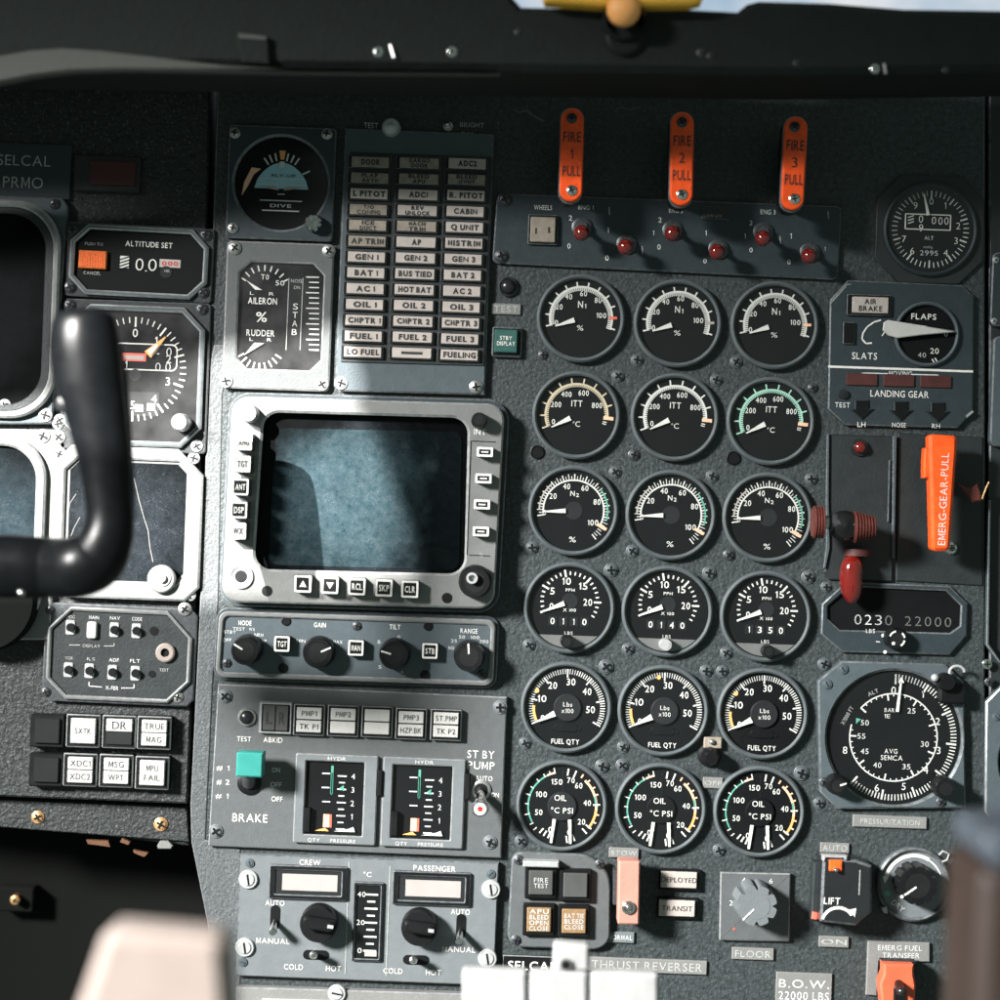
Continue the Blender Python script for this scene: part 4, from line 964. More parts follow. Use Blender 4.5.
def face_oil(lt):
    def f(t, m, cx, cy):
        m.arc(cx, cy, 33, 35, 105, 118, Z, 'peach_mark'); m.arc(cx, cy, 33, 34.6, 118, 210, Z, 'green_mark'); m.arc(cx, cy, 33, 35.4, -5, 50, Z, 'peach_mark'); m.arc(cx, cy, 33, 34.8, 2, 18, Z + .2, 'green_mark'); m.arc(cx, cy, 33, 35.4, -38, -5, Z, 'orange_mark')
        for a in (104, 112, 122, 135, 150, 163, 178, 195, 212, 222): m.tick(cx, cy, a, 33, 37 if a not in (104, 163, 195) else 39, 1.1, Z + .3, 'white' if a > 185 or a == 104 else 'paint_white')
        for a in (232, 240, 248): m.tick(cx, cy, a, 29, 35, 1.6, Z + .3, 'white')
        for a in (82, 70, 58, 45, 32, 20, 4, -12, -25): m.tick(cx, cy, a, 31 if a in (82, 70, 4) else 34, 38, 1.6, Z + .3, 'white' if a in (82, 70, 4) else 'peach_mark')
        for a in (-36, -46, -68, -80): m.tick(cx, cy, a, 30, 37, 1.6, Z + .3, 'white')
        for s_, x, y in (('150', -6, 24), ('100', -21, 11), ('50', -23, -7), ('0', -11, -24), ('70', 8, 26), ('60', 16, 21), ('40', 25, 4), ('20', 20, -15), ('0', 8, -26)):
            m.ltext(s_, cx + x, cy + y, 5.4, Z, 'white', 3.7 * len(s_), .012)
        m.prism(circ(cx, cy, 14.5, 32), 3, 5.8, 'dial_soft' if lt else 'dial', .8); m.flat(rr(cx, cy + 20, .8, 34), Z - .2, 'dial_soft')
        m.ltext('OIL', cx - 2, cy + 8.5, 5.6, 6.2, 'white', 12, .008); m.ltext('°C PSI', cx, cy - 4, 5.4, 6.2, 'white', 22, .008)
        def nd(k):
            k.needle(cx - 6, cy, -96, 13, 37, 3.4, 2.4, 6, 'white'); k.needle(cx + 7, cy, -86, 13, 37, 3.4, 2.4, 6, 'white')
        return [('needle', nd)]
    return f
pos = ['left', 'middle', 'right']
G1 = [((581, 318), (678, 323), (775, 325)), ((576.5, 415), (675, 417), (771, 421)), ((573.5, 510.5), (671, 515), (768, 517.5)),
      ((569.5, 608), (667.5, 611.5), (766, 616.5)), ((566.5, 707.5), (663.5, 711), (763, 714)), ((562, 806), (661, 809), (759.5, 812))]
SC = {(0, 1): [(637, 360)], (0, 0): [(543, 355, 5, 'dark')], (0, 2): [(736, 362)], (1, 0): [(618, 376)], (1, 1): [(716, 380)], (1, 2): [(813, 388, 5, 'dark')],
      (2, 0): [(615, 472), (537, 452, 7, 'hole')], (2, 1): [(712, 476), (634, 455, 6, 'dark')], (2, 2): [(811, 479), (733, 458, 7, 'hole')],
      (3, 0): [(532, 547.5), (611, 570, 7)], (3, 1): [(632, 551), (709, 573, 7)], (3, 2): [(729, 555, 6, 'dark'), (808, 577, 7), (826, 587, 5.5)],
      (4, 0): [(529, 645), (606, 666.5, 7.5), (525, 743, 6)], (4, 1): [(628, 649), (706, 671, 6.5), (722, 671, 6)], (4, 2): [(726, 653), (824, 664, 6.5)],
      (5, 0): [(602, 766, 7), (622, 765, 6.5), (623, 747, 6), (521, 841, 6.5)], (5, 1): [(719, 850, 6.5), (650, 851, 3)], (5, 2): [(801, 773, 7.5), (819, 803, 6)]}
for r in range(6):
    for k in range(3):
        x, y = G1[r][k]; nm = pos[k]
        if r == 0:
            gauge('turbine_gauge', 'round N1 percent gauge with 0 to 100 scale, %s one of the top row' % nm, 'gauge', x, y, 44, face_n1(('white', 'white', 'white')[k], ('red_mark', 'cream', 'peach_mark')[k]), 'N1 gauges in the top row', SC.get((r, k), ()))
        if r == 1:
            gauge('turbine_gauge', ('round ITT temperature gauge with a cream scale, under the left N1 gauge', 'round ITT temperature gauge with a white scale, in the middle of the second row', 'round ITT temperature gauge with a greenish scale, at the right of the second row')[k], 'gauge', x, y, 44, face_itt(('tan_arc', 'white', 'mint')[k]), 'ITT gauges in the second row', SC.get((r, k), ()))
        if r == 2:
            gauge('turbine_gauge', 'round N2 percent gauge with horizontal needle, %s one of the third row' % nm, 'gauge', x, y, 45, face_n2, 'N2 gauges in the third row', SC.get((r, k), ()))
        if r == 3:
            num = ('0110', '0140', '1350')[k]
            def ex(t, x=x, y=y, k=k):
                kx, ky = ((567, 642), (666, 645), (769, 652))[k]
                knob(t, kx, ky, 6.5, 5, 16 if k != 1 else 12, m_='black' if k != 1 else 'alu', pm='white')
            gauge('fuel_flow_gauge', 'fuel flow gauge in PPH with counter reading %s and a small knob below' % num, 'gauge', x, y, 45.5, face_pph(num), 'fuel flow gauges in the fourth row', SC.get((r, k), ()), extra=ex)
        if r == 4:
            gauge('fuel_quantity_gauge', 'FUEL QTY gauge with 0 to 50 scale, %s one of the fifth row' % nm, 'gauge', x, y, 45.5, face_fuel((152, 100, 145)[k]), 'fuel quantity gauges in the fifth row', SC.get((r, k), ()))
        if r == 5:
            gauge('oil_gauge', ('OIL temperature and pressure gauge, left one of the bottom row, above the four square buttons', 'OIL temperature and pressure gauge, middle one of the bottom row', 'OIL temperature and pressure gauge, right one of the bottom row')[k], 'gauge', x, y, 45.5, face_oil(k == 0), 'oil gauges in the bottom row', SC.get((r, k), ()))
# ================================================================ FIRE HANDLES AND SWITCH ROW
for i, (x0, y0, x1, y1) in enumerate(((572.5, 110, 571, 199), (682.5, 114, 681.5, 203), (796.5, 119, 792.5, 207))):
    HH = 70
    t = Thing('fire_handle', 'orange fire pull handle lettered FIRE %d PULL, %s one of three' % (i + 1, pos[i]), 'pull handle', (x0 + x1) / 2, (y0 + y1) / 2, rot=(1.2, .8, 2.8)[i], group='fire pull handles')
    cx, cy = (x0 + x1) / 2, (y0 + y1) / 2
    m = t.mb(); c = m.P(cx, cy, HH); m.prism(rr(c[0], c[1], 22, 90, 11, 10), HH - 5, HH, 'orange', 1.4)
    for k, s_ in enumerate(('FIRE', str(i + 1), 'PULL')): m.ltext(s_, c[0], c[1] + 17 - k * 16.5, 9.5, HH + .4, 'ink', 17 if k != 1 else (2.4 if i == 0 else 5.6), .0 if k == 1 else .012)
    t.part('face_plate', m)
    m = t.mb(); m.prism(rr(c[0] - .5, c[1] - .5, 23, 93, 11, 10), HH - 26, HH - 5, 'black', 1.5, 'edge_dim'); m.prism(rr(c[0], c[1], 12, 70, 5), 0, HH - 26, 'black'); t.part('grip', m)
    for dy, k in ((36, 'dark'), (-36, 'chrome')):
        o = screw(t, cx, cy - dy, 5.2, HH, k)
t = Thing('engine_switch_panel', 'long dark blue-grey panel of red-balled toggle switches under the fire handles', 'switch panel', 668, 233, rot=2.0)
m = t.mb(); m.prism(ccw(roundpoly([m.P(x, y, 6) for x, y in ((497, 193), (842, 206), (838, 280), (492, 263))], 6)), 0, 6, 'blue_dark', 1.4, 'edge_dim')
for s_, x, y, cp, w, mt in (('WHEELS', 543, 207.5, 4.6, 18, 'white'), ('ENG 1', 586, 207.5, 4, 15, 'white'), ('ENG 2', 676, 211, 3.6, 14, 'paint_white'), ('ENG 3', 768, 212, 4.6, 15, 'paint_white'),
        ('2', 570.5, 218, 5, 3.4, 'white'), ('0', 569, 246, 5, 3.4, 'paint_white'), ('1', 608, 230, 5, 1.6, 'paint_white'), ('0', 607, 258, 5, 3.6, 'white'), ('2', 660, 220, 5, 3.4, 'white'), ('1', 653.5, 233, 5, 1.6, 'paint_white'), ('0', 659, 247, 5, 3.4, 'paint_white'),
        ('1', 706, 233, 5, 1.6, 'paint_white'), ('0', 705, 261, 4.6, 3.4, 'paint_white'), ('2', 751, 223, 4.6, 3.2, 'paint_white'), ('1', 745, 236, 5, 1.6, 'paint_white'), ('0', 751, 250, 4.6, 3.2, 'paint_white'), ('1', 791, 236, 5, 1.6, 'paint_white'), ('0', 789, 262, 4.6, 3.2, 'paint_white'), ('1', 825, 249, 4, 1.4, 'paint_dim')):
    m.text(s_, x, y, cp, 6.4, mt, w, .006)
for x, y in ((609, 211), (780, 240), (642, 250), (828, 215)): m.line((x, y - 4), (x + .6, y + 4), 1, 6.4, 'paint_dim')
t.part('faceplate', m)
m = t.mb(); m.box(543, 229.5, 30, 30, 1.5, 6, 10, 'black', 1, 'edge_dim'); m.box(543, 229.5, 25, 25, 1, 10, 13, 'cream_dim', .8); m.rect(536, 231, 1.6, 6, 13.3, 'ink'); m.rect(549, 230, 2, 6, 13.3, 'ink'); t.part('indicator_light', m)
m = t.mb(); m.box(716, 213, 28, 13, 1, 6, 9, 'plate_black', .6, 'edge_dim'); m.text('LOW LEV', 713, 216, 3, 9.3, 'paint_dim', 18); t.part('small_light', m)
for x, y, bx, by in ((582, 226, 581.5, 233), (627, 243, 625.5, 247), (673, 229, 672.5, 233.5), (719, 248, 717, 252), (764, 231, 763, 238.5), (811, 251, 809, 256)):
    m = t.mb(); m.lathe(x, y, [(10, 6), (10, 8.5), (8, 9.5), (6, 9.5), (5, 15), (3, 15)], 'steel_dark', 20)
    f = t.part('toggle_switch', m)
    m = t.mb(); a = m.P(x, y, 8); b = m.P(bx, by, 34); m.tube([(a[0], a[1], 8), (b[0], b[1], 34)], [3, 2.6], 'chrome', 12); t.part('lever', m, f)
    m = t.mb(); m.ball((b[0], b[1], 34), 7.8, 'red_gloss', 24); t.part('ball_cap', m, f)
for x, y in ((505, 199.5), (501.5, 256)): screw(t, x, y, 6.8, 6, 'dark')
t = Thing('test_lamp', 'small round black lamp above the TEST plate, left of the left N1 gauge', 'lamp', 508, 286)
m = t.mb(); m.lathe(508, 286.5, [(10, 0), (10, 3), (8.5, 4.5), (8, 3)], 'steel_dark', 28); c = m.P(508, 286.5, 4); m.ball((c[0], c[1], 3), 7.8, 'black_gloss', 24, .8); t.part('lens', m)
placard('placard', 'small grey TEST plate under the round black lamp', 506, 309, 30, 11, ('TEST',), 6.5, 'label_grey', 'paint_dim', 2.5, .8, cat='placard')
t = Thing('display_button', 'square dark green push-button reading STBY DISPLAY beside the top left gauges', 'push-button', 506, 341)
m = t.mb(); m.box(507, 342, 30, 30, 2, 0, 6, 'black', 1.5, 'edge_dim'); t.part('housing', m)
m = t.mb(); m.box(506, 341, 23, 23, 1, 5, 10, 'green_dark', 1); m.text('STBY', 506, 338, 3.8, 10.3, 'white', 12, .01); m.text('DISPLAY', 506, 343.5, 4, 10.3, 'white', 18, .01); t.part('lens', m)
# wires hanging in the shade
def wire(name, lab, pts, h, mt='steel', r=1.1):
    t = Thing(name, lab, 'wire', *pts[0], empty=False); m = t.mb(); q = [(*m.P(x, y, h), h + 3 * math.sin(i)) for i, (x, y) in enumerate(pts)]
    m.tube(q, [r] * len(q), mt, 8); return t.solo(m)
wire('wire_loop', 'thin looped steel wire hanging between the first and second fire handles', [(608, 97), (613, 101), (612, 108), (615, 112), (620, 107), (630, 109), (640, 107)], 30, 'steel_dark', .8)
wire('wire_end', 'short brass chain end hanging left of the first fire handle', [(514, 110), (519, 113), (526, 111), (532, 115), (544, 121)], 30, 'steel_dark', 1.0)

# ================================================================ RIGHT: standby altimeter, flaps, gear
t = Thing('standby_altimeter', 'dim round altimeter with white figures and three-drum counter at the upper right', 'altimeter', 931, 229, rot=2)
m = t.mb(); c = m.P(931, 229, 8); m.prism(octo(c[0], c[1], 108, 108, 24), 0, 4, 'plate_black', 1, 'plate_black'); m.prism(circ(c[0], c[1], 47, 72), 4, 9, 'plate_black', 1.6, 'blue_dark', hole=circ(c[0], c[1], 43, 72), hd=4.4); t.part('bezel', m)
m = t.mb(); m.flat(circ(c[0], c[1], 43.5, 64), 4.8, 'dial')
for i in range(50):
    a = 90 - i * 7.2
    m.tick(c[0], c[1], a, 33 if i % 5 else 31, 38.5, .9 if i % 5 else 1.5, 5.4, 'paint_white' if i < 32 else 'paint_dim')
for s_, a in (('0', 90), ('1', 60), ('2', 9), ('3', -22), ('4', -55), ('6', -128), ('7', -158), ('9', 124)): m.ltext(s_, c[0] + 28 * math.cos(math.radians(a)), c[1] + 28 * math.sin(math.radians(a)), 6.6, 5.4, 'white', None, -.01)
q = m.P(928, 222, 5.5); m.prism(rr(q[0], q[1], 46, 16, 1), 4.9, 5.6, 'white', 0, hole=rr(q[0], q[1], 44, 14, .6), hd=5)
for s_, x, y in (('0', 921, 219), ('9', 921, 228), ('0', 934, 220.5), ('0', 940.5, 221), ('0', 946.5, 221)): m.text(s_, x, y, 7.4, 5.7, 'white', 4.2, -.01)
for k in range(3): m.line((908, 217.5 + k * 3), (914, 215.5 + k * 3), .9, 5.7, 'white')
m.text('ALT', 929, 238, 3.6, 5.4, 'paint_white', 9); m.text('mmHg', 928, 247, 2.6, 5.4, 'paint_dim', 9); m.text('2995', 929, 253, 5, 5.4, 'paint_white', 18, -.01); t.part('dial', m)
m = t.mb(); m.needle(c[0], c[1], 103, 14, 36, 3, 1, 8, 'white'); t.part('needle', m)
m = t.mb(); m.flat(circ(c[0], c[1], 43, 40), 8.6, 'glass'); t.part('glass', m)

t = Thing('flap_and_gear_indicator', 'dark indicator panel with SLATS and FLAPS pointer above LANDING GEAR lights', 'indicator panel', 901, 355, rot=1.6)
m = t.mb(); m.poly([(848, 280), (962, 285), (974, 296), (973, 412), (958, 428), (845, 425), (828, 409), (830, 300)], 0, 7, 'blue_dark', 1.4, 'edge_dim')
for s_, x, y, cp, w in (('SLATS', 864.5, 356, 6.6, 25), ('LANDING GEAR', 899.5, 394, 6.4, 58), ('TEST', 842.5, 405, 5, 15), ('LH', 861.5, 425.5 - 1, 4.8, 8), ('NOSE', 899, 425, 4.4, 14), ('RH', 936, 427 - 1, 4.4, 8), ('MOVING', 900.5, 373.5, 4.4, 23)):
    m.text(s_, x, y, cp, 7.4, 'white' if s_ not in ('NOSE', 'RH', 'TEST', 'MOVING') else 'paint_white', w, .006)
m.line((828, 366.5), (973, 371.5), 2.2, 7.5, 'white')
m.line((862, 373), (888, 373.6), 1, 7.4, 'paint_white'); m.line((912, 374.4), (938, 375), 1, 7.4, 'paint_white'); m.line((862, 373), (862, 376.5), 1, 7.4, 'paint_white'); m.line((938, 375), (938, 378), 1, 7.4, 'paint_white')
# slats curve
p = [(881, 320), (874, 322), (867, 327), (863, 333), (862, 339), (866, 343.5), (872, 343)]
for a, b in zip(p, p[1:]): m.line(a, b, 1.6, 7.5, 'white')
m.line((882, 336), (885, 331), 1.2, 7.5, 'white'); m.line((845, 285), (851, 284), 1.2, 7.5, 'edge'); m.line((830, 304), (846, 286), 1.6, 7.45, 'edge'); m.line((966, 417), (973, 411), 2.4, 7.45, 'edge')
t.part('faceplate', m)
m = t.mb(); m.box(869, 305, 44, 21, 1, 7, 11, 'black', .8, 'edge_dim'); m.box(870.5, 305, 36, 16, .8, 10, 13, 'cream', .6); m.text('AIR', 870.5, 301.5, 5, 13.4, 'ink', 12, .02); m.text('BRAKE', 870.5, 308.5, 5, 13.4, 'ink', 23, .02); t.part('indicator_light', m)
m = t.mb(); m.box(849, 333, 12, 22, 1, 7, 10, 'black', .8, 'edge_dim'); t.part('slat_light', m)
m = t.mb(); c = m.P(927, 334, 11); m.prism(circ(c[0], c[1], 32.5, 56), 7, 12, 'blue_grey', 1.4, 'blue_grey', hole=circ(c[0], c[1], 29, 56), hd=7.2); m.flat(circ(c[0], c[1], 29.5, 56), 7.6, 'dial')
m.ltext('FLAPS', c[0] - 3, c[1] + 17.5, 5.6, 8, 'white', 25, .014); m.text('20', 934.5, 351, 5.6, 8, 'white', 8.5); m.text('40', 922, 355, 5, 8, 'paint_dim', 8); m.text('0', 946, 334, 5, 8, 'paint_white', 3.6)
m.line((935, 358), (938, 363), 1.2, 8, 'white'); m.line((932, 359), (935, 364), 1.2, 8, 'white'); f = t.part('flap_dial', m)
m = t.mb(); m.poly([(884, 322), (888, 320), (927, 326), (927, 326.5), (955, 331), (955, 332), (921, 335), (897, 338), (888, 335), (883, 330)], 12, 15, 'lamp_white', .8); t.part('flap_pointer', m, f)
m = t.mb()
for x in (862, 899, 936): m.box(x, 380.5 + (x - 899) * .03, 31, 12, .8, 7, 9, 'red_dark', .5)
t.part('gear_warning_light', m)
for x in (862, 901, 938):
    m = t.mb(); y = 408 + (x - 901) * .03; m.poly([(x - 7, y - 7), (x + 7, y - 7), (x + 7, y + 2), (x + 12, y + 2), (x, y + 13), (x - 12, y + 2), (x - 7, y + 2)], 7, 9, 'black', .8, 'blue_dark'); t.part('arrow_light', m)
m = t.mb(); m.lathe(844, 394, [(5, 7), (4.6, 10), (.01, 11)], 'black_gloss', 18); t.part('test_button', m)

t = Thing('gear_quadrant_plate', 'black plate behind the orange emergency gear handle', 'plate', 940, 520, rot=1.2, empty=False); m = t.mb(); m.poly([(898, 433), (983, 437), (983, 586), (896, 581)], 0, 2, 'plate_black', 1); t.solo(m)
t = Thing('landing_gear_selector', 'black gear selector housing with two knurled red-brown wheels and a red lens', 'gear lever', 862, 520, rot=1.2)
m = t.mb(); m.poly([(829, 434), (895, 436), (893, 582), (829, 580), (824, 572), (828, 556)], -2, 4, 'plate_black', 1.5, 'plate_black'); t.part('housing', m)
m = t.mb(); m.poly([(827, 434), (829.5, 434), (829, 500), (830, 548), (826, 568), (823.5, 568), (826.5, 545), (826, 500)], 3, 7, 'blue_grey', .6, 'edge_dim'); m.poly([(893, 436), (897, 436), (894.5, 558), (892, 558)], 3, 7, 'blue_grey', .6, 'edge_dim'); m.poly([(889, 460), (891.5, 460), (889.5, 522), (887.5, 522)], 3, 7, 'blue_dark', .6, 'edge_dim'); t.part('guide_rail', m)
m = t.mb(); c = m.P(860.5, 447.5, 10); m.lathe(860, 447.5, [(9, 4), (8.5, 7), (7, 7)], 'black_gloss', 24); m.ball((c[0], c[1], 9), 6, 'red_gloss', 20, .8); t.part('warning_lamp', m)
def knurled(x0, x1, y, r0, r1, h, mt, n, al=0):
    m = t.mb(); a = m.P(x0, y, h); b = m.P(x1, y, h); k = n * 4; P = []; R = []
    for i in range(k + 1):
        f = i / k; P.append((a[0] + (b[0]-a[0]) * f, a[1], h)); R.append((r0 + (r1-r0) * f) - (1.4 if i % 4 in (0, 1) else 0))
    m.tube(P, R, mt, 28); return t.part('knurled_wheel', m)
knurled(812.5, 823.5, 522, 16, 16, 44, 'red_brown', 4); knurled(853, 875, 527, 16, 10.5, 44, 'red_brown', 7)
m = t.mb(); a = m.P(822, 522, 44); b = m.P(856, 525, 44); m.tube([(a[0], a[1], 44), (a[0] + 8, a[1], 44), (a[0] + 8.1, a[1], 44), (b[0], b[1], 44)], [6, 6, 9, 9], 'steel_dark', 16)
m.tube([(a[0] + 2, a[1], 44), (a[0] + 6, a[1], 44)], [6.6, 6.6], 'steel', 16)
m.lathe(847, 526, [(15, 34), (15, 44), (12, 52), (.01, 54)], 'black', 28); a = m.P(850, 526, 44); m.tube([(a[0], a[1], 4), (a[0], a[1], 44)], [9, 9], 'black', 16); t.part('lever', m)
m = t.mb(); c = m.P(853.5, 579, 30); vs = []
P = [(c[0] + .5 * math.sin(k), c[1] + 24 - 48 * k / 10, 20) for k in range(11)]; R = [4, 9, 11, 11.6, 11.6, 11.6, 11.4, 11, 10, 8, 3]; m.tube(P, R, 'red_gloss', 28); t.part('red_lens', m)
m = t.mb(); a = m.P(858, 552, 20); m.tube([(a[0], a[1] + 3, 15), (a[0], a[1] - 4, 15)], [14, 14], 'red_dark', 24); t.part('lens_collar', m)

t = Thing('emergency_gear_handle', 'long orange tapered handle lettered EMERG-GEAR-PULL, standing on the right', 'pull handle', 942, 492, rot=0)
m = t.mb(); HH = 46; o = roundpoly([m.P(x, y, HH) for x, y in ((929, 434), (958, 436), (950, 551), (932, 551))], [4, 5, 5, 4])
m.prism(o, HH - 16, HH, 'orange', 3)
c = m.P(942.5, 499, HH); m.ltext('EMERG-GEAR-PULL', c[0] + .8, c[1], 7.2, HH + .4, 'white', 90, -.004, rot=87.5); t.part('handle', m)
m = t.mb(); m.poly([(925, 448), (931, 448), (931, 478), (924, 478), (924, 462)], HH - 20, HH - 6, 'orange', 1.5); m.box(941, 470, 14, 30, 2, 0, HH - 16, 'black'); t.part('bracket', m)
wireT = Thing('seal_tag', 'small crumpled red tag wired to the right side of the orange gear handle', 'tag', 972, 490)
m = wireT.mb(); m.poly([(956, 483), (970, 487), (978, 484), (981, 492), (982, 501), (972, 502), (966, 494)], 20, 24, 'red_brown', 1.5); wireT.part('tag', m)
m = wireT.mb(); q = [(*m.P(x, y, 22), 22) for x, y in ((972, 502), (977, 497), (982, 499), (986, 488), (989, 482))]; m.tube(q, [.9] * 5, 'brass', 8); wireT.part('wire', m)
t = Thing('snap_fastener', 'round steel fastener ring at the foot of the orange gear handle', 'fastener', 951, 548)
m = t.mb(); m.lathe(951, 548, [(6.5, 0), (6.5, 4), (5, 5.5), (3.4, 5), (3, 2)], 'chrome', 20); t.part('ring', m); screw(t, 951, 548, 3.6, 3, 'dark')

# fuel totaliser
t = Thing('fuel_totaliser', 'black octagonal counter window reading 0230 and 22000 in dim figures', 'counter', 895, 621, rot=1.4)
m = t.mb(); m.poly([(846, 582), (950, 586), (968, 604), (967, 636), (950, 655), (842, 652), (821, 634), (822, 604)], 0, 6, 'blue_dark', 1.4, 'edge_dim', hole=[(850, 587), (946, 591), (961, 606), (960, 626), (950, 633), (882, 631), (840, 630), (828, 619), (828, 606)], hd=1); t.part('bezel', m)
m = t.mb(); m.poly([(851, 585), (945, 589), (963, 605), (962, 630), (950, 637), (842, 634), (826, 620), (826, 605)], 0, 2, 'dial')
for i, ch in enumerate('0230'): m.text(ch, 858 + i * 10.2, 619.5 + i * .3, 10, 2.5, ('paint_dim', 'paint_white', 'paint_dim', 'paint_faint')[i], 7, -.01)
for i, ch in enumerate('22000'): m.text(ch, 908 + i * 10, 621 + i * .3, 9.5, 2.5, 'paint_faint', 6.5, -.01)
m.text('LBS', 870.5, 631, 4, 6.5, 'paint_white', 9); t.part('counter', m)
knob(t, 897, 639, 11, 6, 14); m = t.mb(); c = m.P(897, 639, 20.6)
for a0, a1 in ((100, 160), (10, 50), (-60, -10)): m.arc(c[0], c[1], 6.6, 8.4, a0, a1, 20.8, 'white', 6)
m.flat(circ(c[0] - 3.5, c[1] - 4.5, 1.8, 10), 20.9, 'white'); t.part('knob_marks', m)
m = t.mb()
for x, y in ((883, 635.5), (885, 652)): m.disc(x, y, 1.8, 6.4, 'white')
m.line((876, 641.5), (880, 642), .9, 6.4, 'paint_white'); t.part('index_mark', m)

# vacuum / cabin pressure instrument
t = Thing('cabin_pressure_instrument', 'large round multi-scale dial in a grey plate, biggest instrument on the right', 'gauge', 894, 735, rot=2.2)
m = t.mb(); o = [m.P(x, y, 9) for x, y in ((842, 661), (945, 664), (964, 682), (966, 808), (838, 809), (820, 792), (818, 681))]
c = m.P(894.5, 738, 9); m.prism(o, 0, 9, 'blue_grey', 1.6, 'edge_dim', hole=circ(c[0], c[1], 67, 80), hd=2, hbev=2.5); t.part('bezel', m)
m = t.mb(); m.flat(circ(c[0], c[1], 67.5, 80), 3.4, 'dial')
for i in range(101):
    a = 90 - i * 3.15; mj = i % 10 == 0
    if i < 71: m.tick(c[0], c[1], a, 57 if not mj else 53, 63, 1.1 if not mj else 1.8, 4, 'white' if i > 8 else 'paint_dim')
for s_, a, r in (('0', 92, 47), ('1', 58, 52), ('2', 22, 47), ('3', -14, 47), ('4', -43, 46), ('5', -76, 50), ('6', -106, 53), ('8', -163, 50)): m.ltext(s_, c[0] + r * math.cos(math.radians(a)), c[1] + r * math.sin(math.radians(a)), 7, 4, 'white', None)
m.arc(c[0], c[1], 43, 44.3, -195, 140, 4, 'white', 90)
for i in range(42): m.tick(c[0], c[1], 140 - i * 8, 41 if i % 5 else 37, 44, 1 if i % 5 else 1.6, 4.2, 'white')
for s_, a in (('25', 58), ('30', -10), ('35', -64), ('40', -118), ('45', -152), ('50', -205), ('55', 180)): m.ltext(s_, c[0] + 32 * math.cos(math.radians(a)), c[1] + 32 * math.sin(math.radians(a)), 5.2, 4, 'paint_white', 8)
m.ltext('BAR', c[0] - 5, c[1] + 27, 4, 4, 'paint_white', 10); m.ltext('1E', c[0] - 7, c[1] + 21, 4, 4, 'paint_white', 6); m.ltext('AVG', c[0] - 2, c[1] - 14, 4.6, 4, 'white', 13); m.ltext('SEMCA', c[0] - 1, c[1] - 20.5, 4.8, 4, 'white', 22)
m.ltext('ALT', c[0] - 22, c[1] + 44, 4, 4, 'paint_dim', 11, 0, 25); m.ltext('X1000 FT', c[0] - 47, c[1] + 20, 4, 4, 'paint_dim', 20, 0, 62)
m.flat([(c[0] - 38, c[1] + 18), (c[0] - 33, c[1] + 17), (c[0] - 38, c[1] + 12)], 4.4, 'green_mark'); m.text('WWW', 862, 728, 4, 4.2, 'paint_white', 10, 0, -30) if False else None
t.part('dial', m)
m = t.mb(); m.needle(c[0], c[1], 85, 26, 56, 3, 1.8, 7, 'white'); m.prism([(c[0] + 2.2, c[1] + 55), (c[0] + 8, c[1] + 55), (c[0] + 5.4, c[1] + 61)], 5.8, 7, 'white'); t.part('needle', m)
m = t.mb(); m.flat(circ(c[0], c[1], 66.5, 56), 8, 'glass'); t.part('glass', m)
knob(t, 838, 786, 10, 9, 20, 20); knob(t, 946, 789, 11, 9, 22)
for x, y in ((843, 669), (827, 684)): screw(t, x, y, 5, 9, 'slot_dark', 60)
screw(t, 824, 782, 5, 9, 'dark'); screw(t, 941, 802, 5, 9, 'dark')
t = Thing('knob_switch', 'small white-tipped switch and curved spring at the upper right corner of the large dial', 'switch', 940, 677)
m = t.mb(); m.lathe(948, 683, [(9, 9), (9, 22), (7, 26), (.01, 26)], 'black', 24); t.part('knob', m)
m = t.mb(); c = m.P(934.5, 677.5, 22); m.tube([(c[0] + 3, c[1] - 4, 8), (c[0], c[1], 22)], [2, 2.4], 'steel', 10); m.ball((c[0], c[1], 24), 4, 'alu', 16); t.part('lever', m)
m = t.mb(); q = [(*m.P(957 + 0 + 7.5 * math.cos(math.radians(a)), 672 - 6 * math.sin(math.radians(a)), 14), 14) for a in range(200, -20, -20)]; m.tube(q, [1.5] * len(q), 'alu', 8); t.part('spring', m)
t = Thing('terminal_block', 'black connector block with crimped wire end between large dial and right panel', 'connector', 947, 687)
m = t.mb(); m.box(953, 694, 26, 20, 3, 0, 18, 'black', 2); t.part('block', m)
m = t.mb(); q = [(*m.P(x, y, 20), 20) for x, y in ((942, 684), (945, 687), (948, 684), (950, 689), (954, 685))]; m.tube(q, [1] * 5, 'alu', 8); t.part('wire', m)

# right panel partial instruments
t = Thing('side_switch_plate', 'narrow dark plate cut off by the right edge, above the pale one', 'plate', 1002, 290)
m = t.mb(); m.prism(roundpoly([m.P(x, y, 4) for x, y in ((993, 252), (1060, 254), (1060, 328), (990, 326))], 6), -4, 4, 'blue_dark', 1.4, 'edge_dim'); t.part('plate', m); screw(t, 996, 260, 3, 4, 'alu'); screw(t, 994, 321, 3, 4, 'alu')
t = Thing('side_instrument', 'blue-grey instrument edge cut off by the right side of the frame at mid height', 'instrument', 1003, 390)
m = t.mb(); m.prism(roundpoly([m.P(x, y, 6) for x, y in ((994, 336), (1080, 338), (1080, 452), (990, 446))], 6), -4, 6, 'blue_grey', 1.4, 'edge_dim'); t.part('plate', m)
t = Thing('side_seam_strip', 'thin bright-edged metal strip running down the right side beside the octagonal counter', 'strip', 988, 560)
m = t.mb(); m.poly([(989, 500), (991, 500), (989, 644), (1000, 660), (1000, 663), (986.5, 645)], -4, 6, 'blue_grey', .6, 'edge'); t.part('strip', m); screw(t, 987, 664, 5, 2, 'chrome'); screw(t, 989, 682, 4.5, 2, 'dark')
t = Thing('side_gauge', 'round dark gauge in an octagonal blue-grey plate, cut off by the right edge', 'gauge', 1040, 770)
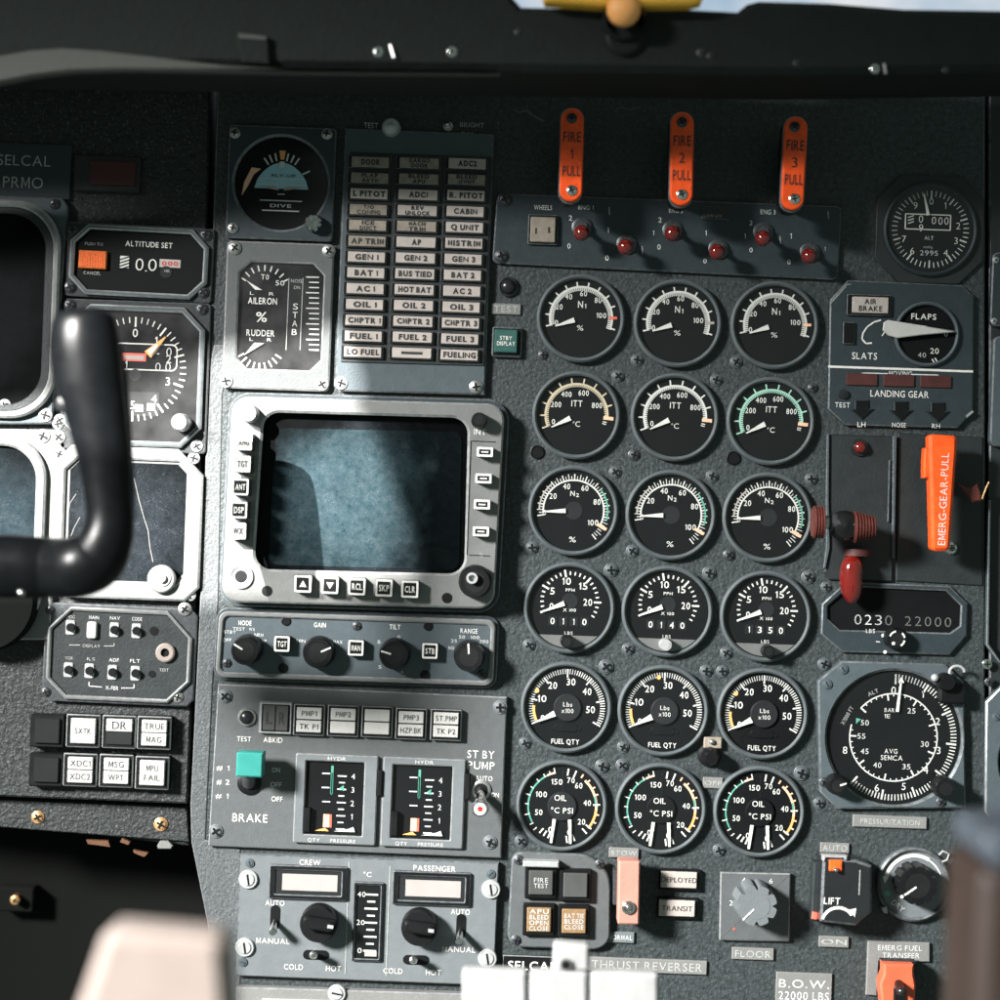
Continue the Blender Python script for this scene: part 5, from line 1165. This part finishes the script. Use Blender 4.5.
m = t.mb(); c = m.P(1046, 762, 6); o = [m.P(x, y, 6) for x, y in ((1004, 684), (1090, 686), (1090, 860), (1004, 838), (985, 812), (986, 702))]
m.prism(o, -4, 6, 'blue_grey', 1.6, 'edge', hole=circ(c[0], c[1], 47, 56), hd=1); m.flat(circ(c[0], c[1], 48, 56), 2, 'dial'); t.part('bezel', m); screw(t, 996, 717, 4, 6, 'slot_dark'); screw(t, 988, 823, 3, 6, 'dark')

# ================================================================ BOTTOM RIGHT CONTROLS
t = Thing('latch_switch', 'black round latch knob with small brass plate above it, between two FUEL QTY gauges', 'switch', 712, 755)
m = t.mb(); m.lathe(712, 758, [(12, 0), (12, 3), (9, 4), (8, 20), (6, 24), (.01, 24)], 'black', 28); t.part('knob', m)
m = t.mb(); m.box(713, 743, 18, 11, 1, 0, 7, 'cream_dim', 1); c = m.P(712, 742, 10); m.ball((c[0], c[1], 8), 3, 'steel', 12); t.part('plate', m)
placard('placard', 'tiny blank grey plate under the black latch knob', 713, 783, 20, 11, ('OFF',), 4, 'label_grey', 'paint_dim', 3)
t = Thing('square_button_cluster', 'grey rounded plate with four square push-buttons, two showing amber captions', 'button panel', 558, 900, rot=1.2)
m = t.mb(); m.prism(roundpoly([m.P(x, y, 9) for x, y in ((512, 852), (611, 855), (610, 950), (507, 947))], [14, 16, 34, 10]), 0, 9, 'grey', 1.6, 'edge_dim'); t.part('plate', m)
for x, y, lens, ls in ((541, 883, 'dial_soft', ('FIRE', 'TEST')), (575.5, 885.5, 'dial_soft', ()), (539, 920, 'orange_lamp', ('APU', 'BLEED', 'OPEN', 'CLOSE')), (574, 921.5, 'orange_lamp', ('BAT TIE', 'BLEED', 'CLOSE'))):
    m = t.mb(); m.box(x, y, 32, 32, 1.5, 9, 16, 'black', 1.4, 'black'); f = t.part('button', m)
    m = t.mb(); m.box(x, y, 24, 24, 1, 14, 19, 'lens_grey' if lens == 'dial_soft' else 'amber_lens', 1)
    c = m.P(x, y, 19.4); n = len(ls)
    for i, s_ in enumerate(ls): m.ltext(s_, c[0], c[1] + ((n-1)/2 - i) * 5.6, 4.3, 19.4, 'lamp_white' if lens != 'dial_soft' else 'paint_dim', 19 if lens != 'dial_soft' else 14, .02)
    t.part('lens', m, f)
m = t.mb(); m.poly([(523, 861), (559, 862), (559, 868), (523, 867)], 9, 22, 'alu', 1); t.part('guard_hinge', m)
for x, y in ((519, 860), (600, 864), (516, 940)): screw(t, x, y, 5, 9, 'dark')
t = Thing('guarded_switch', 'salmon pink switch guard standing over a chrome toggle, between two small grey plates', 'switch', 628, 893, rot=1)
m = t.mb(); m.box(629, 893, 21, 62, 1.5, 18, 40, 'salmon', 1.5); m.box(616, 888, 5, 34, 1, 0, 20, 'steel_dark', .8); m.box(630, 893, 16, 56, 1, 0, 18, 'black'); t.part('guard', m)
m = t.mb(); m.lathe(628.5, 907.5, [(7, 40), (6.6, 42), (4.4, 43), (4.4, 40.5)], 'chrome', 18); m.ball((*m.P(628, 907, 44), 44), 3, 'chrome', 12); t.part('switch_lever', m)
placard('placard', 'small grey plate just above the salmon pink guard', 624, 853, 30, 10, ('STOW',), 4.4, 'label_grey', 'paint_dim', 3)
placard('placard', 'small pale plate just below the salmon pink guard', 620, 937.5, 29, 11, ('NORMAL',), 4.6, 'grey_light', 'paint_white', 3)
for x, y, s_, w in ((679, 880, 'DEPLOYED', 35), (677, 908.5, 'TRANSIT', 30)):
    t = Thing('caption_light', 'white rectangular caption light reading ' + s_, 'caption light', x, y, group='thrust reverser caption lights')
    m = t.mb(); m.box(x + 1, y, 41, 21, 1, 0, 6, 'black', 1); t.part('housing', m)
    m = t.mb(); m.box(x, y, 36, 16, .8, 5, 9, 'cream', .7); m.text(s_, x, y, 5, 9.4, 'ink', w, .0); t.part('lens', m)
t = Thing('selcal_plate', 'black plate lettered SELCAL in bold white at the bottom, partly behind white blocks', 'placard', 530, 966, empty=False)
m = t.mb(); m.poly([(503, 955), (556, 957), (555, 982), (502, 981)], 0, 4, 'black', .8, 'edge'); m.text('SELCAL', 532, 966, 8.5, 4.4, 'white', 48, .014); t.solo(m)
placard('placard', 'long grey plate engraved THRUST REVERSER along the bottom', 647, 966, 120, 14, ('THRUST REVERSER',), 8, 'label_grey', 'paint_dim', 3, .92)

# floor knob
t = Thing('floor_heat_selector', 'pale square plate with a grey fluted selector knob, above the FLOOR label', 'selector', 754, 907, rot=1.2)
m = t.mb(); m.box(755, 907, 70, 68, 1, 0, 6, 'grey', 1.2, 'edge')
for s_, x, y in (('4', 744, 880), ('6', 771, 881), ('2', 731, 903), ('+', 734, 929)): m.text(s_, x, y, 5, 6.4, 'paint_white' if s_ != '+' else 'red_mark', 3.4)
t.part('plate', m); knob(t, 757, 906, 21, 6, 32, 225, m_='grey_light', flutes=8, fd=.24, top=.94)
placard('placard', 'grey plate reading FLOOR under the square selector plate', 753, 954, 42, 12, ('FLOOR',), 6.5, 'label_grey', 'paint_dim', 3)
placard('placard', 'light grey plate reading B.O.W 22000 LBS at the bottom edge', 804, 990, 56, 34, ('B.O.W.', '22000 LBS'), 8, 'label_grey', 'paint_white', 3, .9)
placard('placard', 'grey plate engraved PRESSURIZATION under the large dial', 890, 822, 74, 12, ('PRESSURIZATION',), 5, 'label_grey', 'paint_dim', 3, .8)
placard('placard', 'small grey plate reading AUTO above the black LIFT switch', 835, 848, 29, 10, ('AUTO',), 6, 'label_grey', 'paint_dim', 3)
placard('placard', 'small pale plate below the black LIFT switch', 834, 942, 30, 11, ('ON',), 5, 'label_grey', 'paint_dim', 3)
t = Thing('lift_switch', 'black hinged switch guard lettered LIFT with a red tip and a curved white arrow', 'switch', 838, 894, rot=2.5)
m = t.mb(); m.poly([(823, 858), (856, 860), (872, 866), (872, 912), (856, 926), (820, 922)], 0, 38, 'black_gloss', 2.5, 'edge_dim')
m.text('LIFT', 832, 901, 6.5, 38.4, 'white', 16, .012); c = m.P(838, 924, 38.4); m.arc(c[0], c[1], 14.5, 17.5, 35, 165, 38.6, 'white', 20)
q = m.P(853, 912, 38.6); m.flat([(q[0] - 4, q[1] + 2), (q[0] + 3, q[1] + 4), (q[0] + 2, q[1] - 5)], 38.7, 'white')
m.line((860, 870), (859, 895), 1, 38.4, 'paint_dim'); t.part('guard', m)
m = t.mb(); m.poly([(814, 862), (821, 862), (820, 922), (811, 920)], 0, 16, 'plate_black', 1.5); t.part('hinge', m)
m = t.mb(); m.box(836, 866, 13, 11, 1, 38, 41, 'orange', 1); c = m.P(836, 870, 44); m.ball((c[0], c[1], 43), 2.6, 'chrome', 12); t.part('toggle_tip', m)
m = t.mb(); m.poly([(823, 855), (847, 856), (847, 860), (845, 860), (844, 858), (826, 857.5), (825, 861), (823, 861)], 30, 40, 'alu', .6); m.poly([(813, 912), (818, 913), (817, 920), (812, 919)], 14, 20, 'red_mark', .6); t.part('wire_bail', m)
t = Thing('cabin_temperature_selector', 'round grey dial with black fluted knob reading DRY, white arc arrow on its rim', 'selector', 915, 886, rot=2)
m = t.mb(); c = m.P(914.5, 885, 9); m.prism(circ(c[0], c[1], 37, 64), 0, 9, 'ring', 2, 'edge_dim', hole=circ(c[0], c[1], 33, 64), hd=3); m.flat(circ(c[0], c[1], 33.5, 56), 5.6, 'grey_light')
m.arc(c[0], c[1], 27, 30.5, 60, 165, 6, 'white', 30); m.arc(c[0], c[1], 27.5, 29, 20, 60, 6, 'white', 12)
q = (c[0] - 28, c[1] + 5); m.flat([(q[0] - 3.5, q[1] + 2), (q[0] + 3.5, q[1] + 3), (q[0] - 1, q[1] - 5)], 6.2, 'white')
m.ltext('DRY', c[0] - 15, c[1] - 22, 5.4, 6, 'white', 14, .0, -38); m.flat(circ(c[0] - 26, c[1] - 10, 3, 12), 6, 'green_mark'); t.part('dial', m)
knob(t, 918, 886, 20, 5, 26, None, flutes=11, fd=.14, top=.95)
m = t.mb(); c = m.P(918, 886, 31.5); m.tick(c[0], c[1], 216, 2, 16, 2, 31.8, 'white'); m.flat(circ(c[0] - 15.5, c[1] - 11, 1.8, 10), 31.9, 'white'); t.part('pointer', m)
m = t.mb(); q = [(*m.P(x, y, 8), 8) for x, y in ((939, 855), (943, 851), (949, 854), (947, 860), (942, 862))]; m.tube(q, [1.2] * 5, 'alu', 8); t.part('spring_clip', m); m = t.mb(); m.poly([(882, 908), (887, 906), (888, 914), (884, 913)], 0, 10, 'alu', 1); t.part('spring_clip', m)
t = Thing('fuel_transfer_switch', 'orange switch guard on a grey plate engraved EMERG FUEL TRANSFER at the bottom right', 'switch', 898, 975, rot=1)
m = t.mb(); m.poly([(868, 941), (930, 943), (930, 962), (879, 961), (877, 996), (866, 995)], 0, 4, 'label_grey', .8); m.text('EMERG FUEL', 900, 948, 5, 4.4, 'paint_white', 44); m.text('TRANSFER', 901, 955.5, 5, 4.4, 'paint_white', 37); t.part('plate', m)
m = t.mb(); m.poly([(884, 964), (914, 965), (914, 974), (916, 985), (914, 1020), (884, 1020), (880, 984), (884, 974)], 14, 34, 'orange_pale', 2); m.box(898, 992, 24, 56, 1, 0, 16, 'black', 1); m.poly([(882, 961), (917, 962), (917, 966), (882, 965)], 8, 22, 'black', 1); t.part('guard', m)
m = t.mb(); c = m.P(899, 984, 36); m.tube([(c[0], c[1], 34), (c[0] - 1, c[1] - 3, 52)], [4, 4.5], 'black', 14); m.ball((c[0] - 1, c[1] - 3, 52), 4.8, 'black_gloss', 16); m.box(900, 1000, 12, 28, 4, 34, 37, 'black', 1); t.part('switch_lever', m)

# ================================================================ FOREGROUND
def catmull(P, n=8):
    o = []
    for i in range(len(P) - 1):
        p0, p1, p2, p3 = P[max(i-1, 0)], P[i], P[i+1], P[min(i+2, len(P)-1)]
        for j in range(n):
            t_ = j / n; o.append(tuple(.5 * ((2*b) + (-a + c_) * t_ + (2*a - 5*b + 4*c_ - d_) * t_**2 + (-a + 3*b - 3*c_ + d_) * t_**3) for a, b, c_, d_ in zip(p0, p1, p2, p3)))
    o.append(P[-1]); return o
YH = 260
t = Thing('control_yoke', 'black control yoke with glossy highlights reaching in from the left edge', 'control yoke', 100, 450, rot=0)
m = t.mb(); kk = (D - YH) / D
raw = [(84, 308, 5), (84, 311, 20), (84, 319, 30), (85, 345, 35), (89, 378, 35), (95, 405, 32), (100, 432, 29), (105, 460, 26.5), (108, 490, 24.5), (110, 515, 24), (107, 538, 27), (96, 558, 30.5), (78, 567, 31), (52, 568, 31), (25, 567, 32), (-15, 566, 33), (-45, 564, 34)]
cr = catmull([(x, y, r * kk, YH - (20 if i > 12 else 0)) for i, (x, y, r) in enumerate(raw)], 6)
m.tube([(*m.P(x, y, h), h) for x, y, r, h in cr], [max(r, 1) for x, y, r, h in cr], 'yoke', 36, .85); t.part('grip', m)
m = t.mb(); c = m.P(64, 405, YH); m.lathe(63, 404, [(8, YH - 4), (8, YH + 8), (6, YH + 12), (.01, YH + 13)], 'black_gloss', 24); t.part('button', m)
m = t.mb(); s_ = [(120, 345), (126, 385), (129, 430), (132, 480), (132.5, 520), (130, 545), (123, 568)]; q = catmull([(*m.P(x, y, YH - 4), YH - 4) for x, y in s_], 5); m.tube(q, [2.2] * len(q), 'rubber', 8); t.part('seam', m)
m = t.mb(); m.ball((*m.P(17.5, 593, YH + 20), YH + 8), 3, 'chrome', 12); t.part('rivet', m)
t = Thing('yoke_hub_cap', 'thin curved edge of a round black hub below the yoke at the left edge', 'hub', -10, 610, rot=0)
m = t.mb(); m.lathe(-18, 600, [(52, 0), (52, 20), (50, 24), (46, 24), (.01, 22)], 'void', 56, hr=24); t.part('cap', m)

t = Thing('thrust_lever', 'large blurred cream lever handle in the foreground at the bottom left', 'lever', 150, 980, rot=0)
m = t.mb(); h = 700
o = roundpoly([m.P(x, y, h) for x, y in ((104, 930), (224, 940), (240, 1130), (34, 1130))], [14, 12, 10, 10], 8); m.prism(o, h - 40, h, 'handle_white', 7); t.part('handle', m)
t = Thing('pedestal_lever_block', 'row of three blurred white blocks with a holed white stub at the bottom centre', 'lever', 560, 985, rot=0)
m = t.mb(); h = 230
for x0, x1, y0 in ((462, 527, 970), (530, 588, 972), (591, 659, 973)):
    m.prism(roundpoly([m.P(x, y, h) for x, y in ((x0, y0), (x1, y0 + 1), (x1, 1080), (x0, 1080))], 4), h - 16, h, 'block_white', 3)
t.part('block', m)
m = t.mb(); m.prism(roundpoly([m.P(x, y, h) for x, y in ((554, 945), (590, 947), (590, 974), (553, 974))], 4), h - 22, h - 6, 'block_white', 3); m.lathe(566, 965, [(6, h - 6), (5.5, h - 3), (3.5, h - 3)], 'steel', 16); m.disc(566, 965, 4, h - 2.5, 'black'); t.part('stub', m)
t = Thing('flap_lever', 'blurred dark brown lever with blue-grey cap in the foreground at the right edge', 'lever', 980, 930, rot=0)
m = t.mb(); h = 680
m.prism(roundpoly([m.P(x, y, h) for x, y in ((982, 872), (1170, 864), (1170, 1190), (970, 1190))], [14, 10, 10, 10], 8), h - 90, h, 'brown_dark', 8); t.part('lever_arm', m)
m = t.mb(); m.prism(roundpoly([m.P(x, y, h + 10) for x, y in ((990, 834), (1170, 824), (1170, 878), (984, 876))], [16, 10, 6, 6], 8), h - 80, h + 10, 'cap_blue', 10); t.part('cap', m)

# ================================================================ LIGHT
SX, SY = .573, .527          # sunlight travels right, down and into the panel
H = 3500
def sp(px, py):
    x, y = (px - 500), (500 - py); return (x - SX * H, y + SY * H)
t = Thing('sun_gobo_plate', None, None, 500, 500, rot=0, kind='structure', empty=False); m = t.mb()
outer = [sp(-900, -500), sp(2000, -500), sp(2000, 2000), sp(-900, 2000)]
open_ = [sp(*p) for p in ((-320, 412), (60, 396), (120, 392), (165, 376), (215, 345), (280, 338), (318, 330), (345, 322), (362, 372), (368, 410), (392, 470), (405, 505), (424, 560), (428, 590), (330, 604), (200, 604), (-320, 604))]
m.prism(outer, H, H + 12, 'shield', 0, hole=open_, hbev=0); t.solo(m)  # added unseen plate; its hole shapes the sun patch on the panel
sd = bpy.data.lights.new('Sun', 'SUN'); sd.energy = 27; sd.angle = math.radians(.3); sd.color = (1.0, .97, .93)
so = bpy.data.objects.new('Sun', sd); COL.objects.link(so)
so.rotation_euler = Vector((SX, 1.0, -SY)).to_track_quat('-Z', 'Y').to_euler()
LX, LY, LH = -2700, 1300, 2550
ld = bpy.data.lights.new('WindowLight', 'SPOT'); ld.energy = 1330; ld.shadow_soft_size = .21; ld.spot_size = math.radians(28.8); ld.spot_blend = 1.0; ld.color = (1.0, .985, .96)
lo = bpy.data.objects.new('WindowLight', ld); COL.objects.link(lo)
lo.location = (LX * S, -LH * S, LY * S)
aim = Vector(((740 - 500) * S, 0, (500 - 1230) * S)); lo.rotation_euler = (aim - lo.location).to_track_quat('-Z', 'Y').to_euler()
w = bpy.data.worlds.new('World'); scene.world = w; w.use_nodes = True
bg = w.node_tree.nodes['Background']; bg.inputs[0].default_value = (.78, 1.0, .90, 1); bg.inputs[1].default_value = .27

cam = bpy.data.cameras.new('Camera'); co = bpy.data.objects.new('Camera', cam); COL.objects.link(co)
co.location = (0, -D * S, 0); co.rotation_euler = (math.radians(90), 0, 0)
cam.sensor_width = 36; cam.lens = 36 * D / 1000; cam.clip_start = .05; cam.clip_end = 50
cam.dof.use_dof = True; cam.dof.focus_distance = (D - 6) * S; cam.dof.aperture_fstop = 2.8
scene.camera = co
scene.view_settings.view_transform = 'Standard'; scene.view_settings.look = 'None'; scene.view_settings.exposure = 0; scene.view_settings.gamma = 1
scene.view_settings.use_curve_mapping = False
scene.cycles.max_bounces = 6; scene.cycles.transparent_max_bounces = 12
